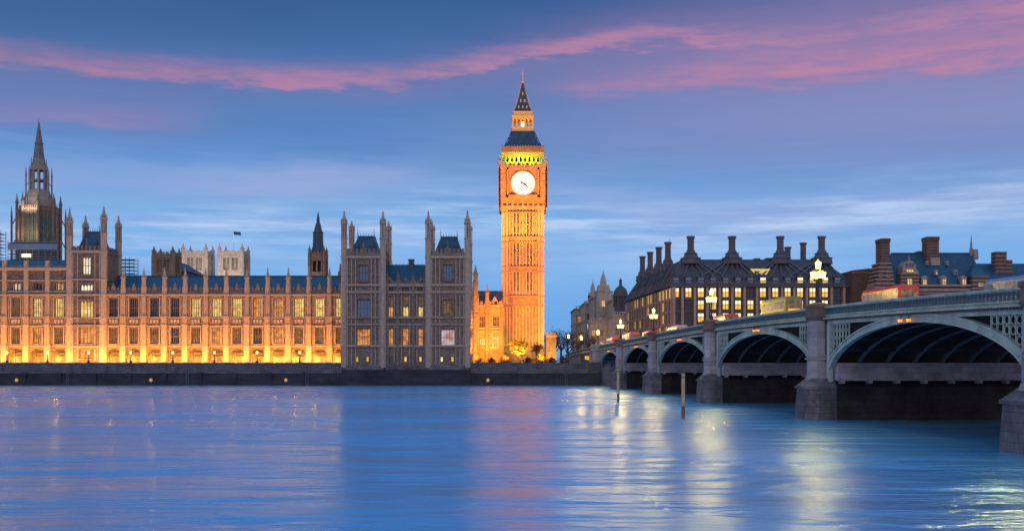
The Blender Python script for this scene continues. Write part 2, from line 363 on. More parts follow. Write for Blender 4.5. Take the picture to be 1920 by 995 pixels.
def thing(name, label, cat, loc, group=None):
    o = bpy.data.objects.new(name, None); COL.objects.link(o); o.location = loc; o.empty_display_size = 1
    o['label'] = label; o['category'] = cat
    if group: o['group'] = group
    ORG[o.name] = Vector(loc); return o
def tag(o, label, cat, group=None):
    o['label'] = label; o['category'] = cat
    if group: o['group'] = group
    return o
def inst(proto_mesh, name, mt, parent, loc, rz=0):
    """a repeated part sharing mesh data, loc in world space"""
    o = bpy.data.objects.new(name, proto_mesh); COL.objects.link(o); o.parent = parent
    o.location = Vector(loc) - ORG[parent.name]; o.rotation_euler = (0, 0, rz); ORG[o.name] = Vector(loc); return o
def mesh_of(mb, mats):
    o = mb.build('tmp', mats, None); me = o.data
    off = Vector(o.location)
    for v in me.vertices: v.co += off
    bpy.data.objects.remove(o); return me
def pinnacle(mb, x, y, z0, z1, r, n=8, crockets=True):
    h = z1 - z0; zs = z0 + h*.38
    mb.fr(x, y, z0, zs, r, r*.92, n); mb.fr(x, y, zs, zs + h*.05, r*1.28, r*1.28, n)
    mb.fr(x, y, zs + h*.05, z1 - h*.05, r*.85, r*.10, n); mb.fr(x, y, z1 - h*.12, z1 - h*.08, r*.32, r*.32, n); mb.fr(x, y, z1 - h*.06, z1, r*.10, .02, 4)
    for k in range(8):
        a = k*math.pi/4; mb.fr(x + r*1.05*math.cos(a), y + r*1.05*math.sin(a), zs, zs + h*.16, r*.16, .02, 4)
    if crockets:
        for j in range(1, 5):
            t = j/5.2; rr = r*.85*(1-t); z = zs + h*.05 + (h*.52)*t
            for k in range(4):
                a = math.pi/4 + k*math.pi/2; mb.box(x + rr*math.cos(a) - .09*r, x + rr*math.cos(a) + .09*r, y + rr*math.sin(a) - .09*r, y + rr*math.sin(a) + .09*r, z, z + h*.035)
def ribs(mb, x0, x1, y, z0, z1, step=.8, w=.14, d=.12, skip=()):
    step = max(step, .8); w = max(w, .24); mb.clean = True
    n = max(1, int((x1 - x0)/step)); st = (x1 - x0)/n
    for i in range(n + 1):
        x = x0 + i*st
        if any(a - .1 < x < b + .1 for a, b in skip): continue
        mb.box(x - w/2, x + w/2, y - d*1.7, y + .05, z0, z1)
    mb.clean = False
def battlement(mb, x0, x1, y0, y1, z0, h=1.0, step=1.4):
    n = max(1, round((x1 - x0)/step)); st = (x1 - x0)/n
    mb.box(x0, x1, y0, y1, z0, z0 + h*.5)
    for i in range(n): mb.box(x0 + st*(i + .2), x0 + st*(i + .8), y0, y1, z0 + h*.5, z0 + h)
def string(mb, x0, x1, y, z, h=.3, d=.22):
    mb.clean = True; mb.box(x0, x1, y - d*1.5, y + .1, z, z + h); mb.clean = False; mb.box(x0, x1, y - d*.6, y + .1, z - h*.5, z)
_wc = {}
def window(parent, xc, y, z0, w, h, nm, paneM, rz=0, stone='lime', head=True, transom=(.5,), thick=.10, label=None):
    """mullioned gothic window (part) with its pane (sub-part)"""
    key = (round(w, 2), round(h, 2), nm, stone, head, transom, thick)
    if key not in _wc:
        mb = MB(); fw = thick
        mb.box(-w/2, -w/2 + fw, 0, .28, 0, h); mb.box(w/2 - fw, w/2, 0, .28, 0, h); mb.box(-w/2, w/2, -.05, .3, -.14, .1)
        for i in range(1, nm): x = -w/2 + w*i/nm; mb.box(x - fw/2, x + fw/2, .03, .26, 0, h)
        for t in transom: mb.box(-w/2, w/2, .04, .25, h*t - fw*.6, h*t + fw*.6)
        if head:
            lw = w/nm
            for i in range(nm):
                x = -w/2 + lw*(i + .5)
                for sgn in (-1, 1):
                    mb.xz([(x + sgn*lw/2, h), (x + sgn*lw/2, h - lw*.75), (x + sgn*lw*.25, h - lw*.3), (x, h)], .05, .24)
        mb.box(-w/2, w/2, 0, .28, h - fw, h + .02)
        me = mesh_of(mb, MT[stone]); me.name = 'window'
        pm = MB(); pm.box(-w/2 + .02, w/2 - .02, .30, .34, .02, h - .02)
        _wc[key] = (me, pm)
    me, pm = _wc[key]
    wn = inst(me, 'window', None, parent, (xc, y, z0), rz)
    if (key, paneM) not in _wc: p = mesh_of(pm, MT[paneM]); p.name = 'pane'; _wc[(key, paneM)] = p
    p = bpy.data.objects.new('pane', _wc[(key, paneM)]); COL.objects.link(p); p.parent = wn
    if label: wn['label'] = label
    return wn
def structure(o): o['kind'] = 'structure'; return o

# ------------------------------------------------------------------ ground and river
G0 = 5.75
gm = MB(); gm.box(-2500, 2500, 263.2, 6000, -3, G0); structure(gm.build('ground', MT['earth']))
# river
wm = bpy.data.materials.new('river_water'); wm.use_nodes = True; t = wm.node_tree; n = t.nodes; b = n['Principled BSDF']
b.inputs['Base Color'].default_value = (.12, .46, .80, 1); b.inputs['Metallic'].default_value = .55; b.inputs['Roughness'].default_value = .17; b.inputs['IOR'].default_value = 1.6
b.inputs['Specular IOR Level'].default_value = .8
g = n.new('ShaderNodeNewGeometry')
def wnoise(sc, stretch, det=4):
    mp = n.new('ShaderNodeMapping'); mp.inputs['Scale'].default_value = stretch; t.links.new(g.outputs['Position'], mp.inputs[0])
    q = n.new('ShaderNodeTexNoise'); q.inputs['Scale'].default_value = sc; q.inputs['Detail'].default_value = det; q.inputs['Roughness'].default_value = .55
    t.links.new(mp.outputs[0], q.inputs['Vector']); return q.outputs[0]
a1 = wnoise(1.0, (.10, .28, 1), 6); a2 = wnoise(1.0, (.02, .045, 1), 3); a3 = wnoise(1.0, (.5, 1.2, 1), 4)
ad = n.new('ShaderNodeMath'); ad.operation = 'MULTIPLY_ADD'; t.links.new(a2, ad.inputs[0]); ad.inputs[1].default_value = 3.0; t.links.new(a1, ad.inputs[2])
ad2 = n.new('ShaderNodeMath'); ad2.operation = 'MULTIPLY_ADD'; t.links.new(a3, ad2.inputs[0]); ad2.inputs[1].default_value = .12; t.links.new(ad.outputs[0], ad2.inputs[2])
bp = n.new('ShaderNodeBump'); bp.inputs['Strength'].default_value = 1.0; bp.inputs['Distance'].default_value = .85
t.links.new(ad2.outputs[0], bp.inputs['Height']); t.links.new(bp.outputs[0], b.inputs['Normal'])
rr = n.new('ShaderNodeMapRange'); rr.inputs[1].default_value = .35; rr.inputs[2].default_value = .65; rr.inputs[3].default_value = .21; rr.inputs[4].default_value = .31
t.links.new(a2, rr.inputs[0]); t.links.new(rr.outputs[0], b.inputs['Roughness'])
m = MB(); m.add([(-2500, -60, 0), (2500, -60, 0), (2500, 266, 0), (-2500, 266, 0)], [(0, 1, 2, 3)]); structure(m.build('river', wm))

# ------------------------------------------------------------------ embankment wall
YE = 262.0
def embankment(x0, x1, y, label, group):
    t_ = thing('embankment_wall', label, 'river wall', ((x0+x1)/2, y, 0), group)
    mb = MB(); L_ = x1 - x0
    mb.loft([(x0, y-.9, -2), (x1, y-.9, -2), (x1, y+1.4, -2), (x0, y+1.4, -2)], [(x0, y-.25, 3.1), (x1, y-.25, 3.1), (x1, y+1.4, 3.1), (x0, y+1.4, 3.1)])
    k = int(L_/9)
    for i in range(k + 1):
        x = x0 + .6 + (L_-1.2)*i/max(1, k); mb.box(x-.6, x+.6, y-.75, y, -2, 3.3)
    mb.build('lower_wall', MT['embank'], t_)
    mb = MB(); mb.box(x0, x1, y-.5, y+1.4, 3.1, 3.55); mb.box(x0, x1, y, y+.9, 3.55, 5.55); mb.box(x0, x1, y-.18, y+1.1, 5.55, 5.85)
    for i in range(int(L_/3) + 1): x = x0 + .3 + (L_-.6)*i/int(L_/3); mb.box(x-.25, x+.25, y-.1, y+.1, 3.55, 5.55)
    mb.build('parapet', MT['coping'], t_)
    for i in range(max(1, int(min(L_, 260)/31))):
        x = x1 - 9 - 31*i; mb = MB()
        for sx in (-.28, .28): mb.tube((x+sx, y-1.15, -1), (x+sx, y-.62, 5.5), .06, n=4)
        for k in range(14): z = -.4+.42*k; yy = y-1.15+.53*(z+1)/6.5; mb.tube((x-.28, yy, z), (x+.28, yy, z), .04, n=4)
        mb.build('ladder', MT['rib'], t_)
    return t_
xa, xb = px(642, YE), px(882, YE)
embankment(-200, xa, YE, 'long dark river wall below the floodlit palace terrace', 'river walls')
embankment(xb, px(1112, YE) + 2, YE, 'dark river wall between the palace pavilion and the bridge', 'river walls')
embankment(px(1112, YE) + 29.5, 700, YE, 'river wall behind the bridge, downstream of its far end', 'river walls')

# ------------------------------------------------------------------ palace river wing
YF = 274.0
TZ = 6.0
def wing(name, label, bx, lit_hi, lit_lo, tall=False, lit_top=None):
    """bx = x of the buttress centres; a bay between each pair"""
    x0, x1 = bx[0], bx[-1]; t_ = thing(name, label, 'palace wing', ((x0+x1)/2, YF, TZ), None)
    zt = 24.6 if not tall else 31.4
    wall = MB(); Z = dict(a0=TZ, asp=8.6, ac=9.75, a1=10.35, f1=11.0, w1=15.5, b1=15.9, b2=18.2, w2=18.2, w2t=23.6)
    ww = 2.5
    for i, (a, b_) in enumerate(zip(bx, bx[1:])):
        xc = (a+b_)/2; ow = (b_-a) - 1.75
        # arcade storey
        wall.arch(xc, ow, a, b_, 8.3, 9.7, 10.4, YF, YF+.9, 10)
        wall.box(a, xc-ow/2, YF, YF+.9, TZ-.2, 8.3); wall.box(xc+ow/2, b_, YF, YF+.9, TZ-.2, 8.3)
        wall.box(a, b_, YF+3.0, YF+3.4, TZ-.2, 10.4)
        # inner lit recess: low plinth, door/window block in the middle
        wall.box(xc-1.15, xc+1.15, YF+2.6, YF+3.0, TZ-.2, 7.7); wall.box(xc-1.3, xc+1.3, YF+2.3, YF+3.0, 8.1, 8.75)
        for s in (-1, 1): wall.box(xc+s*1.75-.16, xc+s*1.75+.16, YF+2.7, YF+3.0, TZ-.2, 9.6)
        holes = [(xc-ww/2, xc+ww/2, 10.95, 15.35), (xc-ww/2, xc+ww/2, 18.3, 23.4)]
        if tall: holes.append((xc-1.1, xc+1.1, 25.6, 27.5))
        wall.wall(a, b_, YF, YF+.9, 10.4, zt, holes)
        # hood mouldings and blind tracery either side of the windows
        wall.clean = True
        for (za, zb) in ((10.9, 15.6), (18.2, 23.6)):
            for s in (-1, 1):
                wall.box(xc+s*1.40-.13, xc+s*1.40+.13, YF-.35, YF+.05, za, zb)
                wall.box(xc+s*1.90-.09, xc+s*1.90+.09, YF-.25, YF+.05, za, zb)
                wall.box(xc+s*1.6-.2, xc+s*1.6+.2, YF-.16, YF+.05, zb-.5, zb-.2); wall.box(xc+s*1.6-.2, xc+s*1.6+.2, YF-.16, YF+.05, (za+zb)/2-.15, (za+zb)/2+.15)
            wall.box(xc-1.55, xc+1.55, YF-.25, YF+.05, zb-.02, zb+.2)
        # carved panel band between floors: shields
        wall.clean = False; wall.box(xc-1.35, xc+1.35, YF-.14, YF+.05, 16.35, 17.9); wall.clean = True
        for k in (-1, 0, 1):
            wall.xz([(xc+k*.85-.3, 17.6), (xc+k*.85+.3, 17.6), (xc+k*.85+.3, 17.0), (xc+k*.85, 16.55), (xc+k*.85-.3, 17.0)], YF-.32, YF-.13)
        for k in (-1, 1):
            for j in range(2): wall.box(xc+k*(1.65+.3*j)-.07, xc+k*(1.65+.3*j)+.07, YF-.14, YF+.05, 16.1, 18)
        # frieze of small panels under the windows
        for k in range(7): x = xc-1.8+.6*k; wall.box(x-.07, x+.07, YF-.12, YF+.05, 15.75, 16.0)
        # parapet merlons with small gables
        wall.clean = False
        if not tall:
            for k in range(6): x = a + .75 + (b_-a-1.5)*k/5; wall.box(x-.27, x+.27, YF-.1, YF+.3, zt+.9, zt+1.55)
            wall.xz([(xc-.62, zt+.9), (xc+.62, zt+.9), (xc+.40, zt+2.0), (xc, zt+3.0), (xc-.40, zt+2.0)], YF-.15, YF+.25)
            for k in (-1, 1): wall.xz([(xc+k*1.35-.3, zt+.9), (xc+k*1.35+.3, zt+.9), (xc+k*1.35, zt+2.1)], YF-.12, YF+.2)
        else:
            for k in range(4): x = xc-1.5+k; wall.box(x-.08, x+.08, YF-.14, YF+.05, 24.9, 31.2)
            wall.box(xc-1.5, xc+1.5, YF-.3, YF+.05, 28.6, 29.0)
    for z, h, d in ((10.2, .35, .3), (10.75, .18, .2), (15.75, .22, .25), (18.0, .22, .25), (23.95, .5, .4)):
        string(wall, x0, x1, YF, z, h, d)
    if tall: string(wall, x0, x1, YF, 25.0, .25, .3); string(wall, x0, x1, YF, 28.0, .3, .3); string(wall, x0, x1, YF, 30.9, .7, .7)
    wall.box(x0, x1, YF-.1, YF+.3, zt, zt+.9)
    wall.box(x0, x1, YF+3.4, YF+14, TZ-.2, zt-.3)       # body of the building behind
    wall.build('wall', MT['lime'], t_)
    # buttresses with pinnacles
    zb = zt + .9; zp = 31.9 if not tall else 33.2
    bm_ = MB()
    bm_.box(-.72, .72, -1.0, 0, 0, 10.4-TZ); bm_.box(-.62, .62, -.85, 0, 10.4-TZ, 18-TZ); bm_.box(-.55, .55, -.7, 0, 18-TZ, zt-TZ)
    for z in (4.3, 9.9, 12.1, 18.1): bm_.box(-.78, .78, -1.1, 0, z, z+.3)
    for s in (-1, 1): bm_.box(s*.3-.06, s*.3+.06, -.95, -.8, 10.6-TZ, 17.8-TZ); bm_.box(s*.25-.06, s*.25+.06, -.8, -.68, 18.4-TZ, 23.6-TZ)
    bm_.fr(0, -.3, zt-TZ, zt-TZ+2.1, .72, .66)
    bme = mesh_of(bm_, MT['lime_lit']); bme.name = 'buttress'
    pn = MB(); pinnacle(pn, 0, -.3, 0, (zp - zt - 2.1), .58, 8); pme = mesh_of(pn, MT['lime_lit']); pme.name = 'pinnacle'
    for x in bx[:-1] if not tall else bx:
        bo = inst(bme, 'buttress', None, t_, (x, YF, TZ))
        if not tall: po = inst(pme, 'pinnacle', None, bo, (x, YF, zt+2.1))
    for i, (a, b_) in enumerate(zip(bx, bx[1:])):
        xc = (a+b_)/2
        window(t_, xc, YF+.35, 10.95, ww, 4.4, 4, lit_lo[i % len(lit_lo)], transom=(.45,))
        window(t_, xc, YF+.35, 18.3, ww, 5.1, 4, lit_hi[i % len(lit_hi)], transom=(.48,))
        if tall: window(t_, xc, YF+.35, 25.6, 2.2, 1.9, 4, lit_top[i % len(lit_top)], transom=())
    # roof
    rf = MB()
    if not tall:
        zr = 30.0; rf.loft([(x0, YF+1.2, zt-.2), (x1, YF+1.2, zt-.2), (x1, YF+17, zt-.2), (x0, YF+17, zt-.2)], [(x0, YF+8.5, zr), (x1, YF+8.5, zr), (x1, YF+9.7, zr), (x0, YF+9.7, zr)])
        rf.box(x0, x1, YF+8.4, YF+9.8, zr, zr+.25)
        for a, b_ in zip(bx, bx[1:]):
            xc = (a+b_)/2
            for s in (-1.2, 1.2): rf.box(xc+s-.35, xc+s+.35, YF+2.2, YF+4.0, zt, zt+1.9)
    else:
        rf.box(x0, x1, YF-.4, YF+14, 31.4, 31.65); rf.loft([(x0, YF+.5, 31.65), (x1, YF+.5, 31.65), (x1, YF+14, 31.65), (x0, YF+14, 31.65)], [(x0, YF+5, 34.2), (x1, YF+5, 34.2), (x1, YF+9, 34.2), (x0, YF+9, 34.2)])
    rf.build('roof', MT['slate'], t_)
    # floodlights: one in each arcade recess, and uplights washing the front
    for a, b_ in zip(bx, bx[1:]):
        xc = (a+b_)/2
        for sg in (-1, 1): lamp('POINT', (xc+sg*1.5, YF+1.9, TZ+.7), 62*UPA*random.uniform(.35, 1.5), (1, .55, .085), size=.3)
    for x in bx:
        lamp('SPOT', (x, YF-3.4, TZ+.3), 7000, (1, .37, .065), target=(x, YF-1.0, TZ+14), spot=17, size=.15, blend=.8)
    return t_
UPA = 8.0
pxF = lambda x: px(x, YF)
wing('palace_wing', 'long floodlit gothic river wing with blue slate roof and row of pinnacles', [pxF(194 + (38.65*i if i else 0)) if i == 0 else pxF(193.3 + 38.65*i) for i in range(12)] + [pxF(657.5)],
     ['glass', 'glass', 'glass', 'glass', 'lit', 'lit', 'lit', 'lit_o', 'lit_o', 'lit', 'lit', 'lit'],
     ['dim', 'dim', 'dim', 'glass', 'dim', 'lit_o', 'dim', 'glass', 'lit_o', 'dim', 'dim', 'dim'])
wing('palace_wing', 'taller left wing of the palace under a flat scaffold roof', [pxF(x) for x in (-150, -110, -70, -30, 10, 50.5, 90.5, 131)],
     ['dim', 'lit', 'dim', 'lit', 'dim', 'lit', 'lit'], ['dim', 'lit_o', 'dim', 'dim', 'dim', 'lit_o', 'dim'], tall=True,
     lit_top=['glass', 'lit_w', 'glass', 'lit', 'lit_w', 'glass', 'lit'])
for i in range(11):         # floods standing at the terrace parapet
    x = pxF(-90 + 75*i)
    lamp('AREA', (x, YF-7.5, TZ+.25), 2900, (1, .36, .055), target=(x, YF, TZ+9), size=7, sy=.5)
    lamp('AREA', (x, YF-2.4, TZ+.25), 900, (1, .38, .05), target=(x, YF+.2, TZ+7), size=8, sy=.4)

# ------------------------------------------------------------------ square towers
def turret(mb, x, y, z0, zs, zt, r):
    """octagonal corner turret with open lantern stage and crocketed spirelet"""
    mb.fr(x, y, z0, zs-4.2, r, r); 
    for z in [zs-4.2, zs-.2]: mb.fr(x, y, z, z+.3, r*1.18, r*1.18)
    mb.fr(x, y, zs-4.2, zs, r*.58, r*.58)
    for k in range(8): a = math.pi/8 + k*math.pi/4; mb.fr(x+r*.85*math.cos(a), y+r*.85*math.sin(a), zs-4.2, zs, r*.17, r*.17, 4); 
    for k in range(8): a = math.pi/8 + k*math.pi/4; mb.fr(x+r*.98*math.cos(a), y+r*.98*math.sin(a), zs, zs+1.3, r*.16, .02, 4)
    h = zt - zs
    mb.fr(x, y, zs, zs+h*.22, r*.86, r*.72); mb.fr(x, y, zs+h*.22, zs+h*.30, r*.9, r*.8); mb.fr(x, y, zs+h*.30, zt-h*.12, r*.62, r*.13)
    mb.fr(x, y, zt-h*.2, zt-h*.15, r*.34, r*.34); mb.fr(x, y, zt-h*.12, zt, .12, .02, 4)
def square_tower(t_, x0, x1, y0, y1, zb, zc, zmer, roofz, tops, wins, stone, strings, rt=1.0, back=True):
    """walls, corner turrets, battlements, slate roof. tops = (front l, front r, back l, back r) turret heights"""
    w = MB(); xc = (x0+x1)/2
    w.wall(x0, x1, y0, y0+.9, zb, zc, [(xc-a/2, xc+a/2, z0, z1) for (a, z0, z1, *_k) in wins])
    w.box(x0, x0+.9, y0+.9, y1, zb, zc); w.box(x1-.9, x1, y0+.9, y1, zb, zc); w.box(x0+.9, x1-.9, y1-.9, y1, zb, zc)
    w.box(x0+.9, x1-.9, y0+1.6, y1-.9, zb, zb+.5); w.box(x0+.9, x1-.9, y0+.9, y1-.9, zc-.5, zc)
    for z, h in strings: string(w, x0, x1, y0, z, h, .3); w.box(x1-.05, x1+.25, y0, y1, z, z+h)
    zz = [zb] + [z for z, h in strings] + [zc]
    mw = max(a for a, *_k in wins)
    for a, b_ in zip(zz, zz[1:]):
        if b_ - a > 1.2:
            ribs(w, x0+rt+.25, xc-mw/2-.35, y0, a+.4, b_-.25, .62, .13, .16); ribs(w, xc+mw/2+.35, x1-rt-.25, y0, a+.4, b_-.25, .62, .13, .16)
            for q in (a + (b_-a)*.35, a + (b_-a)*.68):
                w.box(x0+rt, xc-mw/2-.3, y0-.1, y0+.05, q, q+.16); w.box(xc+mw/2+.3, x1-rt, y0-.1, y0+.05, q, q+.16)
    for a, z0, z1, *_k in wins:
        for s in (-1, 1): w.box(xc+s*(a/2+.14)-.12, xc+s*(a/2+.14)+.12, y0-.28, y0+.05, z0-.3, z1+.3)
        w.box(xc-a/2-.3, xc+a/2+.3, y0-.3, y0+.05, z1+.1, z1+.4)
        if z0 - 1.3 > zb: w.box(xc-a/2-.1, xc+a/2+.1, y0-.5, y0+.05, z0-.55, z0-.12)
    battlement(w, x0+rt, x1-rt, y0-.25, y0+.2, zc, zmer-zc, 1.1)
    for xx in (x0, x1-.4):
        n = 6
        for i in range(n): y = y0 + 1 + (y1-y0-2)*(i+.2)/n; w.box(xx, xx+.4, y, y+(y1-y0-2)/n*.6, zc+.4, zmer)
        w.box(xx, xx+.4, y0+1, y1-1, zc, zc+.5)
    pinnacle(w, xc, y0, zc, zmer+2.6, .34, 6)
    w.build('wall', MT[stone], t_)
    for (x, y, (zs, zt)) in ((x0+.15, y0+.15, tops[0]), (x1-.15, y0+.15, tops[1]), (x0+.15, y1-.15, tops[2]), (x1-.15, y1-.15, tops[3])):
        m_ = MB(); turret(m_, x, y, zb, zs, zt, rt)
        for z, h in strings: m_.fr(x, y, z-.05, z+h+.05, rt*1.15, rt*1.15)
        m_.build('turret', MT[{'grey': 'grey_lit'}.get(stone, stone)], t_)
    r_ = MB(); hx = (x1-x0)/2 - 1.3; hy = (y1-y0)/2 - 1.3; yc = (y0+y1)/2
    A = [(xc-hx, yc-hy), (xc+hx, yc-hy), (xc+hx, yc+hy), (xc-hx, yc+hy)]; B = [(xc-hx*.55, yc-hy*.35), (xc+hx*.55, yc-hy*.35), (xc+hx*.55, yc+hy*.35), (xc-hx*.55, yc+hy*.35)]
    r_.prism(A, zc, roofz, B); r_.box(xc-hx*.57, xc+hx*.57, yc-hy*.37, yc+hy*.37, roofz, roofz+.25)
    for i in range(7): x = xc-hx*.55 + hx*1.1*i/6; r_.fr(x, yc-hy*.35, roofz+.2, roofz+1.0, .1, .03, 4)
    for s in (-1, 1): r_.fr(xc+s*hx*.55, yc-hy*.35, roofz+.2, roofz+2.2, .16, .03, 4); r_.sq(xc+s*hx*.5, yc-hy*.75, zc+1.5, zc+2.7, .35, .35); r_.sq(xc+s*hx*.5, yc-hy*.75, zc+2.7, zc+4, .42, .02)
    r_.build('roof', MT['slate'], t_)
    for (a, z0, z1, nm, pm) in wins: window(t_, xc, y0+.3, z0, a, z1-z0, nm, pm, stone=stone, transom=(.5,) if z1-z0 > 3 else ())
# left tower in the river wing
x0, x1 = pxF(131), pxF(197); YT = YF - .6
t_ = thing('square_tower', 'tall square palace tower with four spired turrets, between the two river wings', 'tower', ((x0+x1)/2, YT, TZ))
zf = lambda y: pz(y, YT)
square_tower(t_, x0, x1, YT, YT+10.5, TZ-.2, zf(474), zf(461), zf(432), ((zf(416), zf(388)), (zf(410), zf(385)), (zf(416), zf(392)), (zf(416), zf(393))),
             [(4.0, zf(671), zf(655), 3, 'lit_o'), (3.8, zf(643), zf(614), 4, 'lit_o'), (3.6, zf(595), zf(564), 4, 'lit'), (3.4, zf(545), zf(533), 4, 'lit_w'), (2.3, zf(514), zf(482), 3, 'lit_w')],
             'grey', [(zf(651), .4), (zf(611), .3), (zf(597), .3), (zf(554), .4), (zf(525), .3), (zf(474), .6)], .85)
lamp('AREA', (x1-1, YT-2.5, TZ+.3), 420, (1, .45, .12), target=(x1-.4, YT, TZ+14), size=1.5)
lamp('SPOT', (x1+.8, YT-5, TZ+.3), 5200, (1, .42, .12), target=(x1, YT, TZ+26), spot=16)

# ------------------------------------------------------------------ north pavilion (two towers and a lower centre)
YP = YE; p = lambda x: px(x, YP); z_ = lambda y: pz(y, YP)
t_ = thing('palace_pavilion', 'unlit grey stone pavilion with twin turreted towers rising from the river', 'palace pavilion', ((p(643)+p(882))/2, YP, 0))
pv = t_
strs = [(z_(650), .5), (z_(609), .3), (z_(596), .35), (z_(549), .45), (z_(536), .5), (z_(484), .6)]
def sub_tower(x0, x1, wins, tops):
    e = bpy.data.objects.new('corner_tower', None); COL.objects.link(e); e.parent = pv
    e.location = Vector(((x0+x1)/2, YP, 5)) - ORG[pv.name]; ORG[e.name] = Vector(((x0+x1)/2, YP, 5)); return e
# towers are built straight under the pavilion (thing > wall, turret, roof, window > pane)
square_tower(pv, p(644), p(719), YP, YP+12.6, 4.6, z_(480), z_(466), z_(440), ((z_(418), z_(394)), (z_(418), z_(394)), (z_(418), z_(400)), (z_(418), z_(401))),
             [(3.4, z_(647), z_(616), 5, 'lit_o'), (3.3, z_(593), z_(561), 4, 'glass_b'), (2.3, z_(525), z_(497), 3, 'glass_b')], 'grey', strs, .82)
square_tower(pv, p(802), p(877.5), YP, YP+12.6, 4.6, z_(480), z_(466), z_(441), ((z_(418), z_(394)), (z_(418), z_(392)), (z_(418), z_(400)), (z_(418), z_(401))),
             [(3.5, z_(648), z_(617), 5, 'lit_l'), (2.5, z_(591), z_(562), 3, 'dim'), (2.3, z_(523), z_(496), 3, 'glass_b')], 'grey', strs, .82)
w = MB(); x0, x1 = p(719)+.02, p(802)-.02; cols = [p(731), p(760), p(789)]; YC = YP+.7
holes = []
for c_ in cols:
    holes += [(c_-.75, c_+.75, z_(648), z_(615)), (c_-.75, c_+.75, z_(593), z_(554)), (c_-.9, c_+.9, z_(546), z_(538))]
w.wall(x0, x1, YC, YC+.9, 4.6, z_(533), holes); w.box(x0, x1, YC+2, YC+12, 4.6, z_(536))
for z, h in strs[:-1]: string(w, x0, x1, YC, z, h, .3)
for a, b_ in ((p(736.5)+.3, p(754.5)-.3), (p(765.5)+.3, p(783.5)-.3)):
    for c0, c1 in ((z_(679), z_(652)), (z_(648), z_(611)), (z_(594), z_(551))): ribs(w, a, b_, YC, c0, c1, .6, .12, .15)
for c_ in cols:
    for s in (-1, 1):
        w.box(c_+s*.95-.1, c_+s*.95+.1, YC-.22, YC+.05, z_(650), z_(552))
    for zz in (615, 554): w.box(c_-1.1, c_+1.1, YC-.28, YC+.05, z_(zz), z_(zz)+.3)
    for k in range(4): w.box(c_-.75+.5*k-.06, c_-.75+.5*k+.06, YC-.15, YC+.05, z_(606), z_(598))
for xx in (p(745.5), p(774.5), x0+.9, x1-.9):
    w.fr(xx, YC-.1, 4.6, z_(530), .5, .45); pinnacle(w, xx, YC-.1, z_(530), z_(506), .42, 8)
battlement(w, x0, x1, YC-.3, YC+.2, z_(533), 1.1, .95)
for c_ in cols: w.xz([(c_-.6, z_(528)), (c_+.6, z_(528)), (c_, z_(517))], YC-.3, YC+.1)
w.build('wall', MT['grey'], pv)
for c_, l1, l2 in zip(cols, ('lit_o', 'lit', 'lit'), ('lit_o', 'lit_o', 'lit_o')):
    window(pv, c_, YC+.3, z_(648), 1.5, z_(615)-z_(648), 2, l2, stone='grey'); 
    window(pv, c_, YC+.3, z_(593), 1.5, (z_(574)-z_(593)), 2, l1, stone='grey', transom=()); window(pv, c_, YC+.3, z_(574), 1.5, z_(554)-z_(574), 2, 'dim', stone='grey', transom=())
    window(pv, c_, YC+.3, z_(546), 1.8, z_(538)-z_(546), 3, 'glass', stone='grey', transom=())
for xx, l1 in ((p(670), 'lit'), (p(689.5), 'lit'), (p(760), 'lit'), (p(788), 'lit'), (p(731), 'glass'), (p(828.5), 'lit_w'), (p(848.5), 'lit')):
    yy = YC if p(719) < xx < p(802) else YP
    window(pv, xx, yy-.36, z_(678), .75, 1.35, 1, l1, stone='grey', transom=(), head=False, thick=.1)
w = MB(); w.box(p(642), p(883), YP-1.2, YP+13.5, -2, 3.3); w.box(p(642)+.2, p(883)-.2, YP-.75, YP+13.5, 3.3, 4.05)
w.build('river_base', MT['embank'], pv)
w = MB()
for a, b_ in ((p(643), p(721)), (p(800), p(882))): w.loft([(a, YP-.7, 4.05), (b_, YP-.7, 4.05), (b_, YP+13, 4.05), (a, YP+13, 4.05)], [(a+.5, YP-.15, 5.6), (b_-.5, YP-.15, 5.6), (b_-.5, YP+13, 5.6), (a+.5, YP+13, 5.6)])
for a, b_ in ((p(721)+.01, p(738)), (p(744), p(757)), (p(765), p(780)), (p(786), p(800)-.01)): w.box(a, b_, YP-.1, YP+.7, 4.05, 5.3)
w.box(p(721), p(800), YP+.2, YP+.7, 4.05, 4.9)
w.build('plinth', MT['coping'], pv)
rf = MB(); rf.loft([(x0, YC+1, z_(536)), (x1, YC+1, z_(536)), (x1, YC+12, z_(536)), (x0, YC+12, z_(536))], [(x0, YC+6, pz(496, YC+6)), (x1, YC+6, pz(496, YC+6)), (x1, YC+7, pz(496, YC+6)), (x0, YC+7, pz(496, YC+6))])
rf.build('roof', MT['slate'], pv)
ch = MB(); ch.box(p(760)+.2, p(771), YC+5.4, YC+7.4, z_(500), pz(488, YC+6)); ch.box(p(759)+.2, p(772), YC+5.2, YC+7.6, pz(488, YC+6), pz(486, YC+6))
for k in range(12): ch.box(x0+.5+k*.98-.05, x0+.5+k*.98+.05, YC+6.4, YC+6.5, pz(496, YC+6), pz(493.5, YC+6))
ch.build('chimney', MT['lead'], pv)

